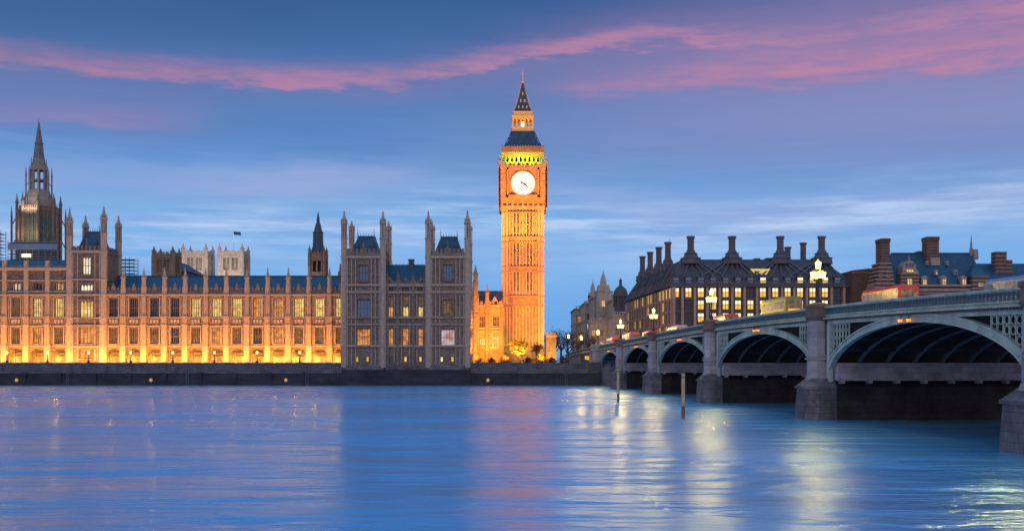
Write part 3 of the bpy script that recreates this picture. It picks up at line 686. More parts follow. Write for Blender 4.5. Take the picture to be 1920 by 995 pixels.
# ------------------------------------------------------------------ clock tower
YK = 300.0; KX = px(980.5, YK); HW = 6.3; KY = YK + HW
zk = lambda y: pz(y, YK); zk2 = lambda y: pz(y, KY)
ct = thing('clock_tower', 'tall orange floodlit gothic clock tower with four white dials and a pointed iron spire', 'clock tower', (KX, KY, G0))
def four(mb, fn):
    mb.pin = True
    for k in range(4):
        mb.M = Matrix.Translation((KX, KY, 0)) @ Matrix.Rotation(k*math.pi/2, 4, 'Z'); fn(mb)
    mb.M = None; mb.pin = False
sh = MB()
def shaft(mb):
    h = HW; zt = zk(392)
    mb.box(-h+1.9, h-1.9, -h+.55, -h+1.2, G0, zt)
    # corner piers, tripled shafts
    for s in (-1, 1):
        for q, ww in ((h-.45, .9), (h-1.55, .55)):
            mb.clean = True; mb.box(s*q-ww/2, s*q+ww/2, -h, -h+1, G0, zt)
        mb.clean = False; mb.box(min(s*(h-1.95), s*(h-.35)), max(s*(h-1.95), s*(h-.35)), -h+.2, -h+1, G0, zt-.01)
    # three main bays, each with slender mullions
    mb.clean = True
    for i in range(-4, 5):
        x = i*.98
        mb.box(x-.17, x+.17, -h+.22, -h+.7, G0+5, zt)
    mb.clean = False
    # string courses and panelled bands
    for y0_, y1_ in ((573, 555), (509, 500), (454, 444)):
        a, b_ = zk(y0_), zk(y1_)
        mb.box(-h-.12, h+.12, -h-.12, -h+.8, a-.15, a+.25); mb.box(-h-.12, h+.12, -h-.12, -h+.8, b_-.2, b_+.2)
        mb.box(-h+.05, h-.05, -h+.12, -h+.7, a, b_)
        n = 11
        for i in range(n): x = -h+1 + (2*h-2)*i/(n-1); mb.box(x-.1, x+.1, -h-.02, -h+.3, a+.2, b_-.2)
    for y_ in (392, 398): mb.box(-h-.05-(398-y_)*.03, h+.05+(398-y_)*.03, -h-.15, -h+.8, zk(y_)-.15, zk(y_)+.15)
    # intermediate transoms with little gables
    for y_ in (420, 478, 531, 596, 622, 650):
        for x in (-3.3, -1.64, 0, 1.64, 3.3): mb.box(x-.7, x+.7, -h+.3, -h+.7, zk(y_)-.14, zk(y_)+.14)
    mb.box(-h-.35, h+.35, -h-.35, -h+.5, G0, G0+2.2); mb.box(-h-.2, h+.2, -h-.2, -h+.5, G0+2.2, G0+5)
four(sh, shaft); sh.box(KX-HW+1, KX+HW-1, KY-HW+1, KY+HW-1, G0, zk(392)); sh.build('shaft', MT['clock_stone'], ct)
# narrow windows of the shaft (front and sides)
sm = MB()
for x in (-2.72, -1.22, 1.22, 2.72): sm.box(-.24+0, .24, 0, .05, 0, 1) if False else None
ww_ = MB(); ww_.box(-.23, .23, 0, .06, 0, 6.0); wme = mesh_of(ww_, MT['dim']); wme.name = 'slit_window'
for k in range(4):
    rot = Matrix.Rotation(k*math.pi/2, 3, 'Z')
    for x in (-2.45, -1.47, 1.47, 2.45):
        for y_, hh in ((436, 1), (494, 1), (545, 1)):
            if abs(x) < 2 and y_ == 999: continue
            v = rot @ Vector((x, -HW+.47, 0)); o = inst(wme, 'slit_window', None, ct, (KX+v.x, KY+v.y, zk(y_)), k*math.pi/2)
# clock stage
cs = MB(); HC = HW + .75
def cstage(mb):
    h = HC; z0, z1 = zk(373), zk(312)
    # corbelled arcade band below
    for i in range(9):
        x = -h+.9 + (2*h-1.8)*i/8; mb.box(x-.28, x+.28, -h+.35, -h+.8, zk(386), z0)
    mb.box(-h+.2, h-.2, -h+.2, -h+1.5, zk(376), z0-.01); mb.box(-h+.3, h-.3, -h+.3, -h+1.5, zk(388)+.0, zk(385.5))
    mb.box(-h-.1, h+.1, -h-.1, -h+1, z0, z0+.35)
    # wall round the dial: corner piers + frame
    for s in (-1, 1):
        mb.box(min(s*(h-1.9), s*h), max(s*(h-1.9), s*h), -h, -h+1.2, z0, z1)
        mb.fr(s*(h-.15), -h+.15, z0-2.5, z1+.6, .38, .38); 
        for j in range(5): zq = z0+.8+(z1-z0-1.4)*j/4; mb.box(min(s*(h-1.6), s*(h-.4)), max(s*(h-1.6), s*(h-.4)), -h-.08, -h+.2, zq, zq+.3)
        mb.box(s*4.55-.28, s*4.55+.28, -h-.25, -h+1, z0+.3, z1-.5)
        mb.box(s*3.95-.1, s*3.95+.1, -h+.1, -h+1, z0+.9, z1-.9)
    mb.box(-4.8, 4.8, -h-.25, -h+1, z0+.35, z0+1.1); mb.box(-4.8, 4.8, -h-.25, -h+1, z1-1.1, z1-.45)
    mb.box(-4.6, 4.6, -h+.35, -h+1, z0+1, z1-1)
    mb.box(-h-.2, h+.2, -h-.2, -h+1, z1-.4, z1+.15); mb.box(-h-.05, h+.05, -h-.05, -h+1, z1-.75, z1-.4)
    for i in range(17): x = -h+.4 + (2*h-.8)*i/16; mb.box(x-.16, x+.16, -h-.28, -h, z1-.7, z1-.42)
    for i in range(15): x = -h+1.2 + (2*h-2.4)*i/14; mb.box(x-.2, x+.2, -h-.1, -h+.25, z1+.15, z1+.85)
four(cs, cstage); cs.sq(KX, KY, zk(391), zk(385), HW+.2, HC-.36); cs.sq(KX, KY, zk(385), zk(373), HC-.75, HC-.75); cs.box(KX-HC+1, KX+HC-1, KY-HC+1, KY+HC-1, zk(373), zk(312)); 
for sx in (-1, 1):
    for sy in (-1, 1): pinnacle(cs, KX+sx*(HC-.2), KY+sy*(HC-.2), zk(312)+.1, zk(290), .45)
cs.build('clock_stage', MT['clock_stone'], ct)
# dials
dz_ = zk(344.4); RD = 3.5
for k in range(4):
    M0 = Matrix.Translation((KX, KY, dz_)) @ Matrix.Rotation(k*math.pi/2, 4, 'Z')
    def disc(mb, r0, r1, y0, y1, n=48):
        for i in range(n):
            a, b_ = 2*math.pi*i/n, 2*math.pi*(i+1)/n
            P = [(r0*math.sin(a), r0*math.cos(a)), (r1*math.sin(a), r1*math.cos(a)), (r1*math.sin(b_), r1*math.cos(b_)), (r0*math.sin(b_), r0*math.cos(b_))]
            mb.xz(P, y0, y1)
    yb = -HC + .35
    d = MB(); d.M = M0; d.xz([(RD*math.sin(2*math.pi*i/48), RD*math.cos(2*math.pi*i/48)) for i in range(48)], yb-.12, yb-.02); do = d.build('clock_dial', MT['dial'], ct)
    r_ = MB(); r_.M = M0; disc(r_, RD, RD+.28, yb-.3, yb); r_.build('dial_rim', MT['gold'], do)
    q = MB(); q.M = M0
    disc(q, 2.30, 2.35, yb-.17, yb-.13); disc(q, 3.22, 3.27, yb-.17, yb-.13)
    def rad(mb, ang, r0, r1, w, y0, y1, off=0):
        s, c_ = math.sin(ang), math.cos(ang); mb.xz([(r0*s + (off-w/2)*c_, r0*c_ - (off-w/2)*s), (r1*s + (off-w/2)*c_, r1*c_ - (off-w/2)*s), (r1*s + (off+w/2)*c_, r1*c_ - (off+w/2)*s), (r0*s + (off+w/2)*c_, r0*c_ - (off+w/2)*s)], y0, y1)
    NUM = ['XII', 'I', 'II', 'III', 'IIII', 'V', 'VI', 'VII', 'VIII', 'IX', 'X', 'XI']
    for h_, s_ in enumerate(NUM):
        n_ = len(s_)
        for j, ch_ in enumerate(s_):
            off = (j - (n_-1)/2) * .17
            rad(q, h_*math.pi/6, 2.45, 3.12, .065, yb-.18, yb-.13, off)
            if ch_ in 'XV': rad(q, h_*math.pi/6 + .015, 2.45, 3.12, .05, yb-.18, yb-.13, off+.05)
    for h_ in range(60): rad(q, h_*math.pi/30, 3.27, 3.42, .03, yb-.17, yb-.13)
    for h_ in range(12): rad(q, (h_+.5)*math.pi/6, 1.0, 2.30, .025, yb-.16, yb-.13)
    disc(q, .95, 1.0, yb-.16, yb-.13, 24)
    q.build('numeral_ring', MT['numeral'], do)
    hd = MB(); hd.M = M0; a = R(128); s, c_ = math.sin(a), math.cos(a)
    rad(hd, a, -.75, 1.55, .34, yb-.28, yb-.22); rad(hd, a, 1.5, 2.1, .16, yb-.28, yb-.22); hd.build('hour_hand', MT['hand'], do)
    hd = MB(); hd.M = M0; a = R(103); rad(hd, a, -.9, 1.2, .20, yb-.36, yb-.30); rad(hd, a, 1.1, 3.15, .11, yb-.36, yb-.30); hd.build('minute_hand', MT['hand'], do)
# belfry (green-yellow lit)
bf = MB(); HB = 5.75
def belf(mb):
    z0, z1 = zk(312)+.1, zk(287); h = HB
    n = 8
    for i in range(n+1):
        x = -h+.55 + (2*h-1.1)*i/n; mb.box(x-.30, x+.30, -h, -h+.7, z0, z1)
    mb.box(-h, h, -h, -h+.75, z0, z0+1.15); mb.box(-h, h, -h-.02, -h+.75, z1-.95, z1)
    for i in range(n):
        xc = -h+.55 + (2*h-1.1)*(i+.5)/n; w2 = (2*h-1.1)/n - .6
        for s in (-1, 1): mb.xz([(xc+s*w2/2, z1-.95), (xc+s*w2/2, z1-1.7), (xc, z1-.95)], -h+.05, -h+.6)
    mb.box(-h-.15, h+.15, -h-.15, -h+.7, z0+1.1, z0+1.3)
four(bf, belf); bf.build('belfry', MT['clock_stone'], ct)
bi = MB(); bi.box(KX-4.2, KX+4.2, KY-4.2, KY+4.2, zk(312), zk(286)); bi.build('belfry_core', MT['dark'], ct)
for k in range(4):
    v = Matrix.Rotation(k*math.pi/2, 3, 'Z') @ Vector((0, -HC-.2, 0)); v2 = Matrix.Rotation(k*math.pi/2, 3, 'Z') @ Vector((0, -HB, 0))
    l = lamp('AREA', (KX+v.x, KY+v.y, zk(312)+1.0), 1000, (.68, 1, .02), target=(KX+v2.x, KY+v2.y, zk(296)), size=10, sy=.3)
# cornice + lower roof
rl = MB(); rl.sq(KX, KY, zk(287), zk(285.5), HB+.45, HB+.7); rl.sq(KX, KY, zk(285.5), zk2(283), HB+.7, HB+.6)
for k in range(4):
    rl.M = Matrix.Translation((KX, KY, 0)) @ Matrix.Rotation(k*math.pi/2, 4, 'Z')
    for i in range(15): x = -HB + 2*HB*i/14; rl.box(x-.12, x+.12, -HB-.6, -HB-.3, zk2(283), zk2(281))
rl.M = None; rl.build('cornice', MT['brown'], ct)
rl = MB(); prof = [(283, 5.75), (276, 4.85), (268, 4.25), (260, 3.75), (250, 3.3)]
for (a, ha), (b_, hb) in zip(prof, prof[1:]): rl.sq(KX, KY, zk2(a), zk2(b_), ha, hb)
rl.build('lower_roof', MT['slate'], ct)
dm = MB()       # gilded lucarnes on the lower roof
for k in range(4):
    dm.M = Matrix.Translation((KX, KY, 0)) @ Matrix.Rotation(k*math.pi/2, 4, 'Z')
    for (y_, h_, xs) in ((279, 5.2, (-3.2, -1.1, 1.1, 3.2)), (267, 4.25, (-2, 0, 2)), (257, 3.65, (-1.2, 1.2))):
        z = zk2(y_)
        for x in xs: dm.box(x-.15, x+.15, -h_-.05, -h_+.9, z, z+.55); dm.xz([(x-.24, z+.55), (x+.24, z+.55), (x, z+1.05)], -h_-.1, -h_+.9)
    for s in (-1, 1):
        dm.tube((s*5.6, -5.6, zk2(283)), (s*3.3, -3.3, zk2(250)), .11)
dm.M = None; dm.build('lucarnes', MT['brown'], ct)
# lantern (open arcade) with a light inside
ln = MB()
def lant(mb):
    h = 3.25; z0, z1 = zk2(250), zk2(221)
    mb.box(-h, h, -h, -h+.5, z0, z0+1.0); mb.box(-h-.15, h+.15, -h-.15, -h+.5, z0+.9, z0+1.15); mb.box(-h, h, -h, -h+.5, z1-.9, z1)
    for x in (-3.0, -1.8, -.6, .6, 1.8, 3.0): mb.box(x-.17, x+.17, -h+.05, -h+.45, z0+1, z1-.8)
    for x in (-2.4, -1.2, 0, 1.2, 2.4):
        for s in (-1, 1): mb.xz([(x+s*.45, z1-.9), (x+s*.45, z1-1.7), (x, z1-.9)], -h+.1, -h+.4)
    mb.box(-2.75, 2.75, -2.75, -2.5, zk2(220), zk2(214)); mb.box(-2.95, 2.95, -2.95, -2.5, zk2(221.5), zk2(219.5)); mb.box(-2.95, 2.95, -2.95, -2.4, zk2(214.5), zk2(213))
    for i in range(8): x = -2.4+4.8*i/7; mb.box(x-.14, x+.14, -2.9, -2.7, zk2(219.5), zk2(214.5))
four(ln, lant); ln.sq(KX, KY, zk2(222), zk2(220.5), 3.3, 3.1); ln.sq(KX, KY, zk2(215), zk2(213), 2.8, 2.8); ln.build('lantern', MT['gold'], ct)
bl = MB(); bl.fr(KX, KY, zk2(240), zk2(229), .9, .9, 8); bl.build('beacon_lamp', MT['lit_w'], ct)
lamp('POINT', (KX, KY-1.6, zk2(234)), 900, (1, .78, .45), size=.3)
sp = MB(); prof = [(213, 2.75), (206, 2.15), (196, 1.6), (180, 1.0), (165, .5), (154, .22)]
for (a, ha), (b_, hb) in zip(prof, prof[1:]): sp.sq(KX, KY, zk2(a), zk2(b_), ha, hb)
so_ = sp.build('spire', MT['slate'], ct)
dm = MB()
for k in range(4):
    dm.M = Matrix.Translation((KX, KY, 0)) @ Matrix.Rotation(k*math.pi/2, 4, 'Z')
    for (y_, h_, xs) in ((207, 2.2, (-1.2, 0, 1.2)), (194, 1.55, (-.6, .6)), (180, 1.0, (0,))):
        z = zk2(y_)
        for x in xs: dm.box(x-.15, x+.15, -h_-.1, -h_+.5, z, z+.55); dm.xz([(x-.22, z+.55), (x+.22, z+.55), (x, z+1.0)], -h_-.15, -h_+.5)
    dm.tube((-2.7, -2.7, zk2(213)), (-.22, -.22, zk2(154)), .08)
dm.M = None; dm.fr(KX, KY, zk2(156), zk2(153), .42, .42); dm.tube((KX, KY, zk2(154)), (KX, KY, zk2(130)), .13, .03); dm.ball(KX, KY, zk2(146), .3); dm.ball(KX, KY, zk2(140), .18)
dm.box(KX-.5, KX+.5, KY-.05, KY+.05, zk2(138)-.06, zk2(138)+.06)
dm.build('finial', MT['gold'], ct)
# tower floodlights on the ground in front
OR = (1, .20, .004)
for dx_ in (-14, -5, 5, 14):
    lamp('SPOT', (KX+dx_, YE+5, G0+.4), 76000, OR, target=(KX+dx_*.2, YK, 26), spot=46, size=.5)
    lamp('SPOT', (KX+dx_, YE+5, G0+.4), 290000, (1, .235, .006), target=(KX+dx_*.2, YK, 58), spot=26, size=.5)
for dx_, e in ((-1.5, 8000), (2.5, 5500)):
    lamp('SPOT', (KX+dx_, YK-5, G0+.3), e, (1, .42, .04), target=(KX+dx_, YK, 24), spot=60, size=.3)
for z, e in ((38, 42000), (22, 30000)): lamp('SPOT', (KX-1, YE+7, G0+.4), e, (1, .46, .03), target=(KX+.8, YK, z), spot=13, size=.4, blend=1)
for s in (-1, 1):
    lamp('SPOT', (KX+s*32, KY-4, G0+16 if s < 0 else G0+.5), 155000, OR, target=(KX+s*6, KY, 44), spot=46, size=.5)

# ------------------------------------------------------------------ low floodlit range between pavilion and clock tower
YL = 292.0; q = lambda x: px(x, YL); zl = lambda y: pz(y, YL)
t_ = thing('palace_wing', 'orange floodlit low range tucked between the grey pavilion and the clock tower', 'palace wing', (q(910), YL, G0))
w = MB(); x0, x1 = q(868), q(943)
holes = [(q(905)-.9, q(905)+.9, zl(612), zl(592)), (q(905)-.9, q(905)+.9, zl(648), zl(634)), (q(929)-1.1, q(929)+1.1, zl(610), zl(592)), (q(929)-1.1, q(929)+1.1, zl(655), zl(630)),
         (q(888)-.6, q(888)+.6, zl(612), zl(592)), (q(888)-.6, q(888)+.6, zl(648), zl(634))]
w.wall(x0, x1, YL, YL+.8, G0, zl(574), holes); w.box(x0, x1, YL+2, YL+12, G0, zl(576))
w.wall(q(868), q(898), YL-1.6, YL, G0, zl(556), [])
for z in (zl(652), zl(622), zl(616), zl(574)): string(w, q(898), x1, YL, z, .3, .3)
ribs(w, q(912), q(923), YL, zl(650), zl(578), .55, .12, .15); ribs(w, q(868), q(897), YL-1.6, zl(650), zl(560), .7, .14, .15)
for z in (652, 622, 590, 556): string(w, q(868), q(898), YL-1.6, zl(z), .3, .3)
battlement(w, q(898), x1, YL-.1, YL+.3, zl(574), 1.4, 1.3); battlement(w, q(868), q(898), YL-1.8, YL-1.4, zl(556), 1.2, 1.1)
w.xz([(q(928)-1.2, zl(570)), (q(928)+1.2, zl(570)), (q(928), zl(555))], YL-.1, YL+.3)
w.build('wall', MT['clock_stone'], t_)
for xx, zt, r in ((q(881), 522, .8), (q(892), 496, .85), (q(913.5), 530, .7), (q(941), 560, .6)):
    m_ = MB(); yy = YL - (1.7 if xx < q(897) else .1); m_.fr(xx, yy, G0, zl(zt+32), r, r); pinnacle(m_, xx, yy, zl(zt+32), zl(zt), r*.85)
    for z in (652, 622, 590): m_.fr(xx, yy, zl(z), zl(z)+.3, r*1.2, r*1.2)
    m_.build('turret', MT['clock_stone'], t_)
for xx, a, b_, ww, pm in ((905, 612, 592, 1.8, 'dim'), (905, 648, 634, 1.8, 'lit'), (929, 610, 592, 2.2, 'dim'), (929, 655, 630, 2.2, 'lit')):
    window(t_, q(xx), YL+.3, zl(a), ww, zl(b_)-zl(a), 3, pm, stone='clock_stone')
rf = MB(); rf.loft([(x0, YL+1, zl(574)), (x1, YL+1, zl(574)), (x1, YL+12, zl(574)), (x0, YL+12, zl(574))], [(x0, YL+5, pz(545, YL+5)), (x1, YL+5, pz(545, YL+5)), (x1, YL+8, pz(545, YL+5)), (x0, YL+8, pz(545, YL+5))])
rf.build('roof', MT['lead'], t_)
lamp('AREA', (q(905), YL-14, G0+.4), 11000, (1, .32, .03), target=(q(905), YL, 16), size=8, sy=1)
lamp('SPOT', (q(922), YL-5, G0+.4), 5000, (1, .45, .05), target=(q(918), YL, 14), spot=60)
# small lit block on the right of the tower
YQ = 298.0; t_ = thing('gatehouse', 'small yellow lit block joined to the right foot of the clock tower', 'building', (px(1034, YQ), YQ, G0))
w = MB(); x0, x1 = px(1024, YQ), px(1043, YQ); w.box(x0, x1, YQ, YQ+9, G0, pz(629, YQ)); string(w, x0, x1+.2, YQ, pz(631, YQ), .4, .25)
for i in range(4): w.box(x0+.3+.8*i, x0+.55+.8*i, YQ-.15, YQ, G0, pz(632, YQ))
w.build('wall', MT['clock_stone'], t_)
w = MB(); battlement(w, x0, x1, YQ-.1, YQ+.3, pz(629, YQ)+.1, .9, 1.0); w.build('parapet', MT['clock_stone'], t_)
lamp('SPOT', (px(1037, YQ), YQ-6, G0+.3), 5000, (1, .55, .08), target=(px(1036, YQ), YQ, 10), spot=70)

# ------------------------------------------------------------------ central octagonal spire tower
YS = 378.0; SX = px(73, YS); zs_ = lambda y: pz(y, YS)
t_ = thing('octagonal_tower', 'tall octagonal stone tower tapering to a needle spire behind the left wing', 'tower', (SX, YS, G0))
def octo(mb, fn):
    for k in range(8):
        mb.M = Matrix.Translation((SX, YS, 0)) @ Matrix.Rotation(k*math.pi/4, 4, 'Z'); fn(mb)
    mb.M = None
A = MB(); A.fr(SX, YS, G0+18, zs_(392), 6.9, 6.9, 8)
def f1(mb):
    ap = 6.9*math.cos(math.pi/8)
    for x in (-2.3, -.75, .75, 2.3): mb.box(x-.18, x+.18, -ap-.3, -ap+.1, zs_(490), zs_(394))
    mb.box(-2.9, 2.9, -ap-.45, -ap+.1, zs_(398), zs_(394)); mb.box(-2.75, 2.75, -ap-.25, -ap+.1, zs_(440), zs_(438)); mb.box(-2.9, 2.9, -ap-.6, -ap+.1, zs_(470), zs_(466))
    for i in range(7): x = -2.4+.8*i; mb.box(x-.2, x+.2, -ap-.4, -ap+.1, zs_(394), zs_(389))
    mb.M = mb.M @ Matrix.Rotation(math.pi/8, 4, 'Z')
    mb.fr(0, -7.3, G0+18, zs_(392), .75, .7); 
octo(A, f1); A.build('wall', MT['grey'], t_)
B = MB()
def f2(mb):
    ap = 6.9*math.cos(math.pi/8)
    for x in (-1.53, 0, 1.53): mb.box(x-.5, x+.5, -ap-.06, -ap-.01, zs_(478), zs_(403))
octo(B, f2); B.build('louvre', MT['verdigris'], t_)
P_ = MB()
for k in range(8):
    a = math.pi/8 + k*math.pi/4; 
    pinnacle(P_, SX+7.4*math.cos(a), YS+7.4*math.sin(a), zs_(394), zs_(364), .55)
    P_.fr(SX+9.2*math.cos(a), YS+9.2*math.sin(a), G0+20, zs_(410), .42, .38, 6); P_.fr(SX+9.2*math.cos(a), YS+9.2*math.sin(a), zs_(410), zs_(388), .42, .05, 6)
    P_.tube((SX+9.2*math.cos(a), YS+9.2*math.sin(a), zs_(425)), (SX+7.2*math.cos(a), YS+7.2*math.sin(a), zs_(405)), .22)
    P_.tube((SX+9.2*math.cos(a), YS+9.2*math.sin(a), zs_(465)), (SX+7.2*math.cos(a), YS+7.2*math.sin(a), zs_(445)), .22)
P_.build('flying_pinnacles', MT['grey'], t_)
C_ = MB(); C_.fr(SX, YS, zs_(392), zs_(372), 5.6, 4.6); C_.fr(SX, YS, zs_(372), zs_(358), 4.4, 3.7)
for k in range(8):
    a = math.pi/8 + k*math.pi/4; ca, sa = math.cos(a), math.sin(a)
    C_.fr(SX+4.4*ca, YS+4.4*sa, zs_(390), zs_(330), .3, .26, 6); C_.fr(SX+4.4*ca, YS+4.4*sa, zs_(330), zs_(312), .34, .04, 6)
    C_.fr(SX+2.75*ca, YS+2.75*sa, zs_(358), zs_(320), .42, .42, 6)
    C_.tube((SX+4.4*ca, YS+4.4*sa, zs_(350)), (SX+2.8*ca, YS+2.8*sa, zs_(338)), .15)
    C_.fr(SX+5.6*ca, YS+5.6*sa, zs_(392), zs_(372), .3, .04, 6)
C_.fr(SX, YS, zs_(340), zs_(337), 2.9, 2.9); C_.fr(SX, YS, zs_(320), zs_(312), 3.2, 2.9); C_.fr(SX, YS, zs_(359), zs_(356), 3.4, 3.3); C_.fr(SX, YS, zs_(312), zs_(298), 2.3, 2.1)
for k in range(8):
    a = k*math.pi/4; C_.fr(SX+2.7*math.cos(a), YS+2.7*math.sin(a), zs_(314), zs_(296), .28, .04, 6)
C_.build('lantern', MT['dark_lime'], t_)
D_ = MB(); D_.fr(SX, YS, zs_(298), zs_(270), 1.9, 1.35); D_.fr(SX, YS, zs_(270), zs_(268.5), 1.6, 1.6); D_.fr(SX, YS, zs_(268.5), zs_(228), 1.3, .16); D_.fr(SX, YS, zs_(228), zs_(221), .12, .02, 4)
for j in range(9):
    z = zs_(296-7*j); rr_ = 1.9*(1-j/9.8)
    for k in range(4): a = k*math.pi/2+math.pi/4; D_.box(SX+rr_*math.cos(a)-.12, SX+rr_*math.cos(a)+.12, YS+rr_*math.sin(a)-.12, YS+rr_*math.sin(a)+.12, z, z+.4)
D_.build('spire', MT['spire'], t_)
lamp('AREA', (SX, YS-11.2, zs_(450)), 700, (1, .6, .32), target=(SX, YS-6, zs_(415)), size=8, sy=1)
lamp('AREA', (SX, YS-9, zs_(398)), 700, (1, .75, .55), target=(SX, YS-3, zs_(350)), size=5, sy=1)
# scaffold at its foot
def scaffold(label, x0, x1, y0, y1, z0, z1, st=2.2, lv=2.0, sheet=None, group='scaffolds on the palace roof'):
    t_ = thing('scaffold', label, 'scaffold', ((x0+x1)/2, y0, z0), group)
    m_ = MB(); n = max(1, round((x1-x0)/st))
    for i in range(n+1):
        for y in (y0, y1): x = x0+(x1-x0)*i/n; m_.tube((x, y, z0), (x, y, z1+random.uniform(-.3, .9)), .11, n=4)
    z = z0+1
    while z < z1:
        for y in (y0, y1): m_.tube((x0, y, z), (x1, y, z), .10, n=4)
        z += lv/2
    m_.build('tube_frame', MT['scaff'], t_)
    d = MB(); z = z0+1
    while z < z1: d.box(x0, x1, y0+.1, y1-.1, z-.1, z); z += lv
    d.build('deck_boards', MT['sheet'], t_)
    if sheet: s_ = MB(); s_.box(x0, x1, y0-.15, y0-.1, z0+sheet[0], z0+sheet[1]); s_.build('sheeting', MT['sheet'], t_)
scaffold('scaffold with blue-grey sheeting round the foot of the octagonal tower', px(20, 365), px(112, 365), 363, 366, pz(492, 365), pz(452, 365), sheet=(4.4, 6.6))
scaffold('scaffold stack on the roof at the left edge of the picture', px(-30, 300), px(8, 300), 298, 301, 33, pz(436, 300))
scaffold('low grey scaffold on the slate roof just right of the square turreted tower', px(221, 286), px(254, 286), 285, 288, 28, pz(487, 286))
tl = MB(); tl.box(px(42, 362), px(58, 362), 361.6, 362.0, pz(482, 362), pz(476, 362)); tag(tl.build('floodlight_panel', MT['lamp_s']), 'bright worklight on the scaffold at the foot of the octagonal tower', 'work light')

# ------------------------------------------------------------------ spired vent tower behind the wing
YV = 320.0; zv = lambda y: pz(y, YV); VX = px(596.5, YV)
t_ = thing('spired_tower', 'slim stone tower with a dark blue tapering spire behind the long wing', 'tower', (VX, YV, 20))
w = MB(); h = (px(613, YV)-px(580, YV))/2 - .5
for k in range(4):
    w.M = Matrix.Translation((VX, YV, 0)) @ Matrix.Rotation(k*math.pi/2, 4, 'Z')
    w.wall(-h, h, -h, -h+.6, 20, zv(476), [(-1.3, -.2, zv(510), zv(490)), (.2, 1.3, zv(510), zv(490))])
    w.box(-h-.15, h+.15, -h-.15, -h+.4, zv(486), zv(484)); w.box(-h-.2, h+.2, -h-.2, -h+.4, zv(477), zv(475))
    for i in range(5): w.box(-h+.6+i*1.05-.2+(-.0), -h+.6+i*1.05+.2, -h-.1, -h+.3, zv(475), zv(471))
w.M = None
for a in (-1, 1):
    for b_ in (-1, 1): w.fr(VX+a*h, YV+b_*h, 20, zv(476), .5, .5); pinnacle(w, VX+a*h, YV+b_*h, zv(476), zv(461), .42)
w.build('wall', MT['grey'], t_)
c_ = MB(); c_.box(VX-h+.7, VX+h-.7, YV-h+.7, YV+h-.7, 20, zv(478)); c_.build('core', MT['dark'], t_)
w = MB(); w.fr(VX, YV, zv(476), zv(437), 1.75, 1.55); w.fr(VX, YV, zv(437), zv(435), 1.75, 1.7); w.fr(VX, YV, zv(435), zv(419), 1.4, .75); w.fr(VX, YV, zv(419), zv(410), .55, .5); w.fr(VX, YV, zv(410), zv(396), .5, .03)
for k in range(8): a = k*math.pi/4; w.tube((VX+1.7*math.cos(a+.39), YV+1.7*math.sin(a+.39), zv(476)), (VX+1.5*math.cos(a+.39), YV+1.5*math.sin(a+.39), zv(437)), .09, n=4)
w.build('spire', MT['slate'], t_)
lamp('AREA', (VX-1, YV-9, 31), 260, (1, .7, .45), target=(VX, YV, zv(492)), size=2)
m_ = MB(); pinnacle(m_, px(638, 290), 290, 26, pz(491, 290), .8); m_.box(px(634, 290), px(641, 290), 289.5, 291, 20, 32)
tag(m_.build('stone_pinnacle', MT['lime']), 'lone stone pinnacle on the roof beside the grey pavilion', 'pinnacle')

# ------------------------------------------------------------------ abbey towers beyond
def abbey(xa_, xb_, ytop, ypin, Y, mt, label, name='abbey_tower', grp=None):
    t_ = thing(name, label, 'church tower', (px((xa_+xb_)/2, Y), Y, G0), grp); z = lambda y: pz(y, Y); X0, X1 = px(xa_, Y), px(xb_, Y); wd = X1-X0; xc = (X0+X1)/2; yc = Y+wd/2
    w = MB()
    for k in range(4):
        w.M = Matrix.Translation((xc, yc, 0)) @ Matrix.Rotation(k*math.pi/2, 4, 'Z'); h = wd/2
        w.wall(-h, h, -h, -h+.8, G0, z(ytop), [(-h*.62, -h*.1, z(ytop+32), z(ytop+9)), (h*.1, h*.62, z(ytop+32), z(ytop+9))])
        battlement(w, -h, h, -h-.15, -h+.3, z(ytop), 1.4, 1.6); w.box(-h-.2, h+.2, -h-.25, -h+.3, z(ytop+5), z(ytop+3.5)); w.box(-h-.2, h+.2, -h-.25, -h+.3, z(ytop+36), z(ytop+34))
        for x in (-h*.36, h*.36): w.box(x-.12, x+.12, -h+.2, -h+.5, z(ytop+32), z(ytop+9))
        for x in (-h*.85, -h*.02, h*.85): w.box(x-.3, x+.3, -h-.35, -h+.1, G0, z(ytop+4))
    w.M = None
    w.build('wall', MT[mt], t_)
    c_ = MB(); c_.box(X0+1.4, X1-1.4, yc-wd/2+1.4, yc+wd/2-1.4, G0, z(ytop+1)); c_.build('louvre', MT['dark_lime'], t_)
    for a in (-1, 1):
        for b_ in (-1, 1):
            p_ = MB(); p_.fr(xc+a*(wd/2-.3), yc+b_*(wd/2-.3), G0, z(ytop), 1.15, 1.1); pinnacle(p_, xc+a*(wd/2-.3), yc+b_*(wd/2-.3), z(ytop), z(ypin), .95); p_.build('corner_pinnacle', MT[mt], t_)
    return t_
abbey(287, 325, 478, 461, 430, 'lime', 'plain brown church tower with four pinnacles above the slate roof', 'church_tower')
abbey(342, 387, 474, 455, 520, 'abbey', 'pale lit abbey tower without a flag, left of its flagged twin', 'abbey_tower')
ab = abbey(410, 455, 474, 455, 520, 'abbey', 'pale lit abbey tower with a flagpole behind it', 'abbey_tower')
for xx in (364, 432):
    lamp('AREA', (px(xx, 500), 492, 42), 7500, (1, .80, .62), target=(px(xx, 524), 524, 54), size=10)
lamp('AREA', (px(300, 415), 412, 34), 700, (1, .62, .3), target=(px(306, 430), 430, 44), size=6)
fl = thing('flagpole', 'thin flagpole with a dark flag above the right abbey tower', 'flagpole', (px(434, 522), 526, pz(478, 522)))
m_ = MB(); m_.tube((px(434, 522), 526, pz(478, 522)), (px(434, 522), 526, pz(431, 522)), .16, .1); m_.build('pole', MT['white'], fl)
m_ = MB()
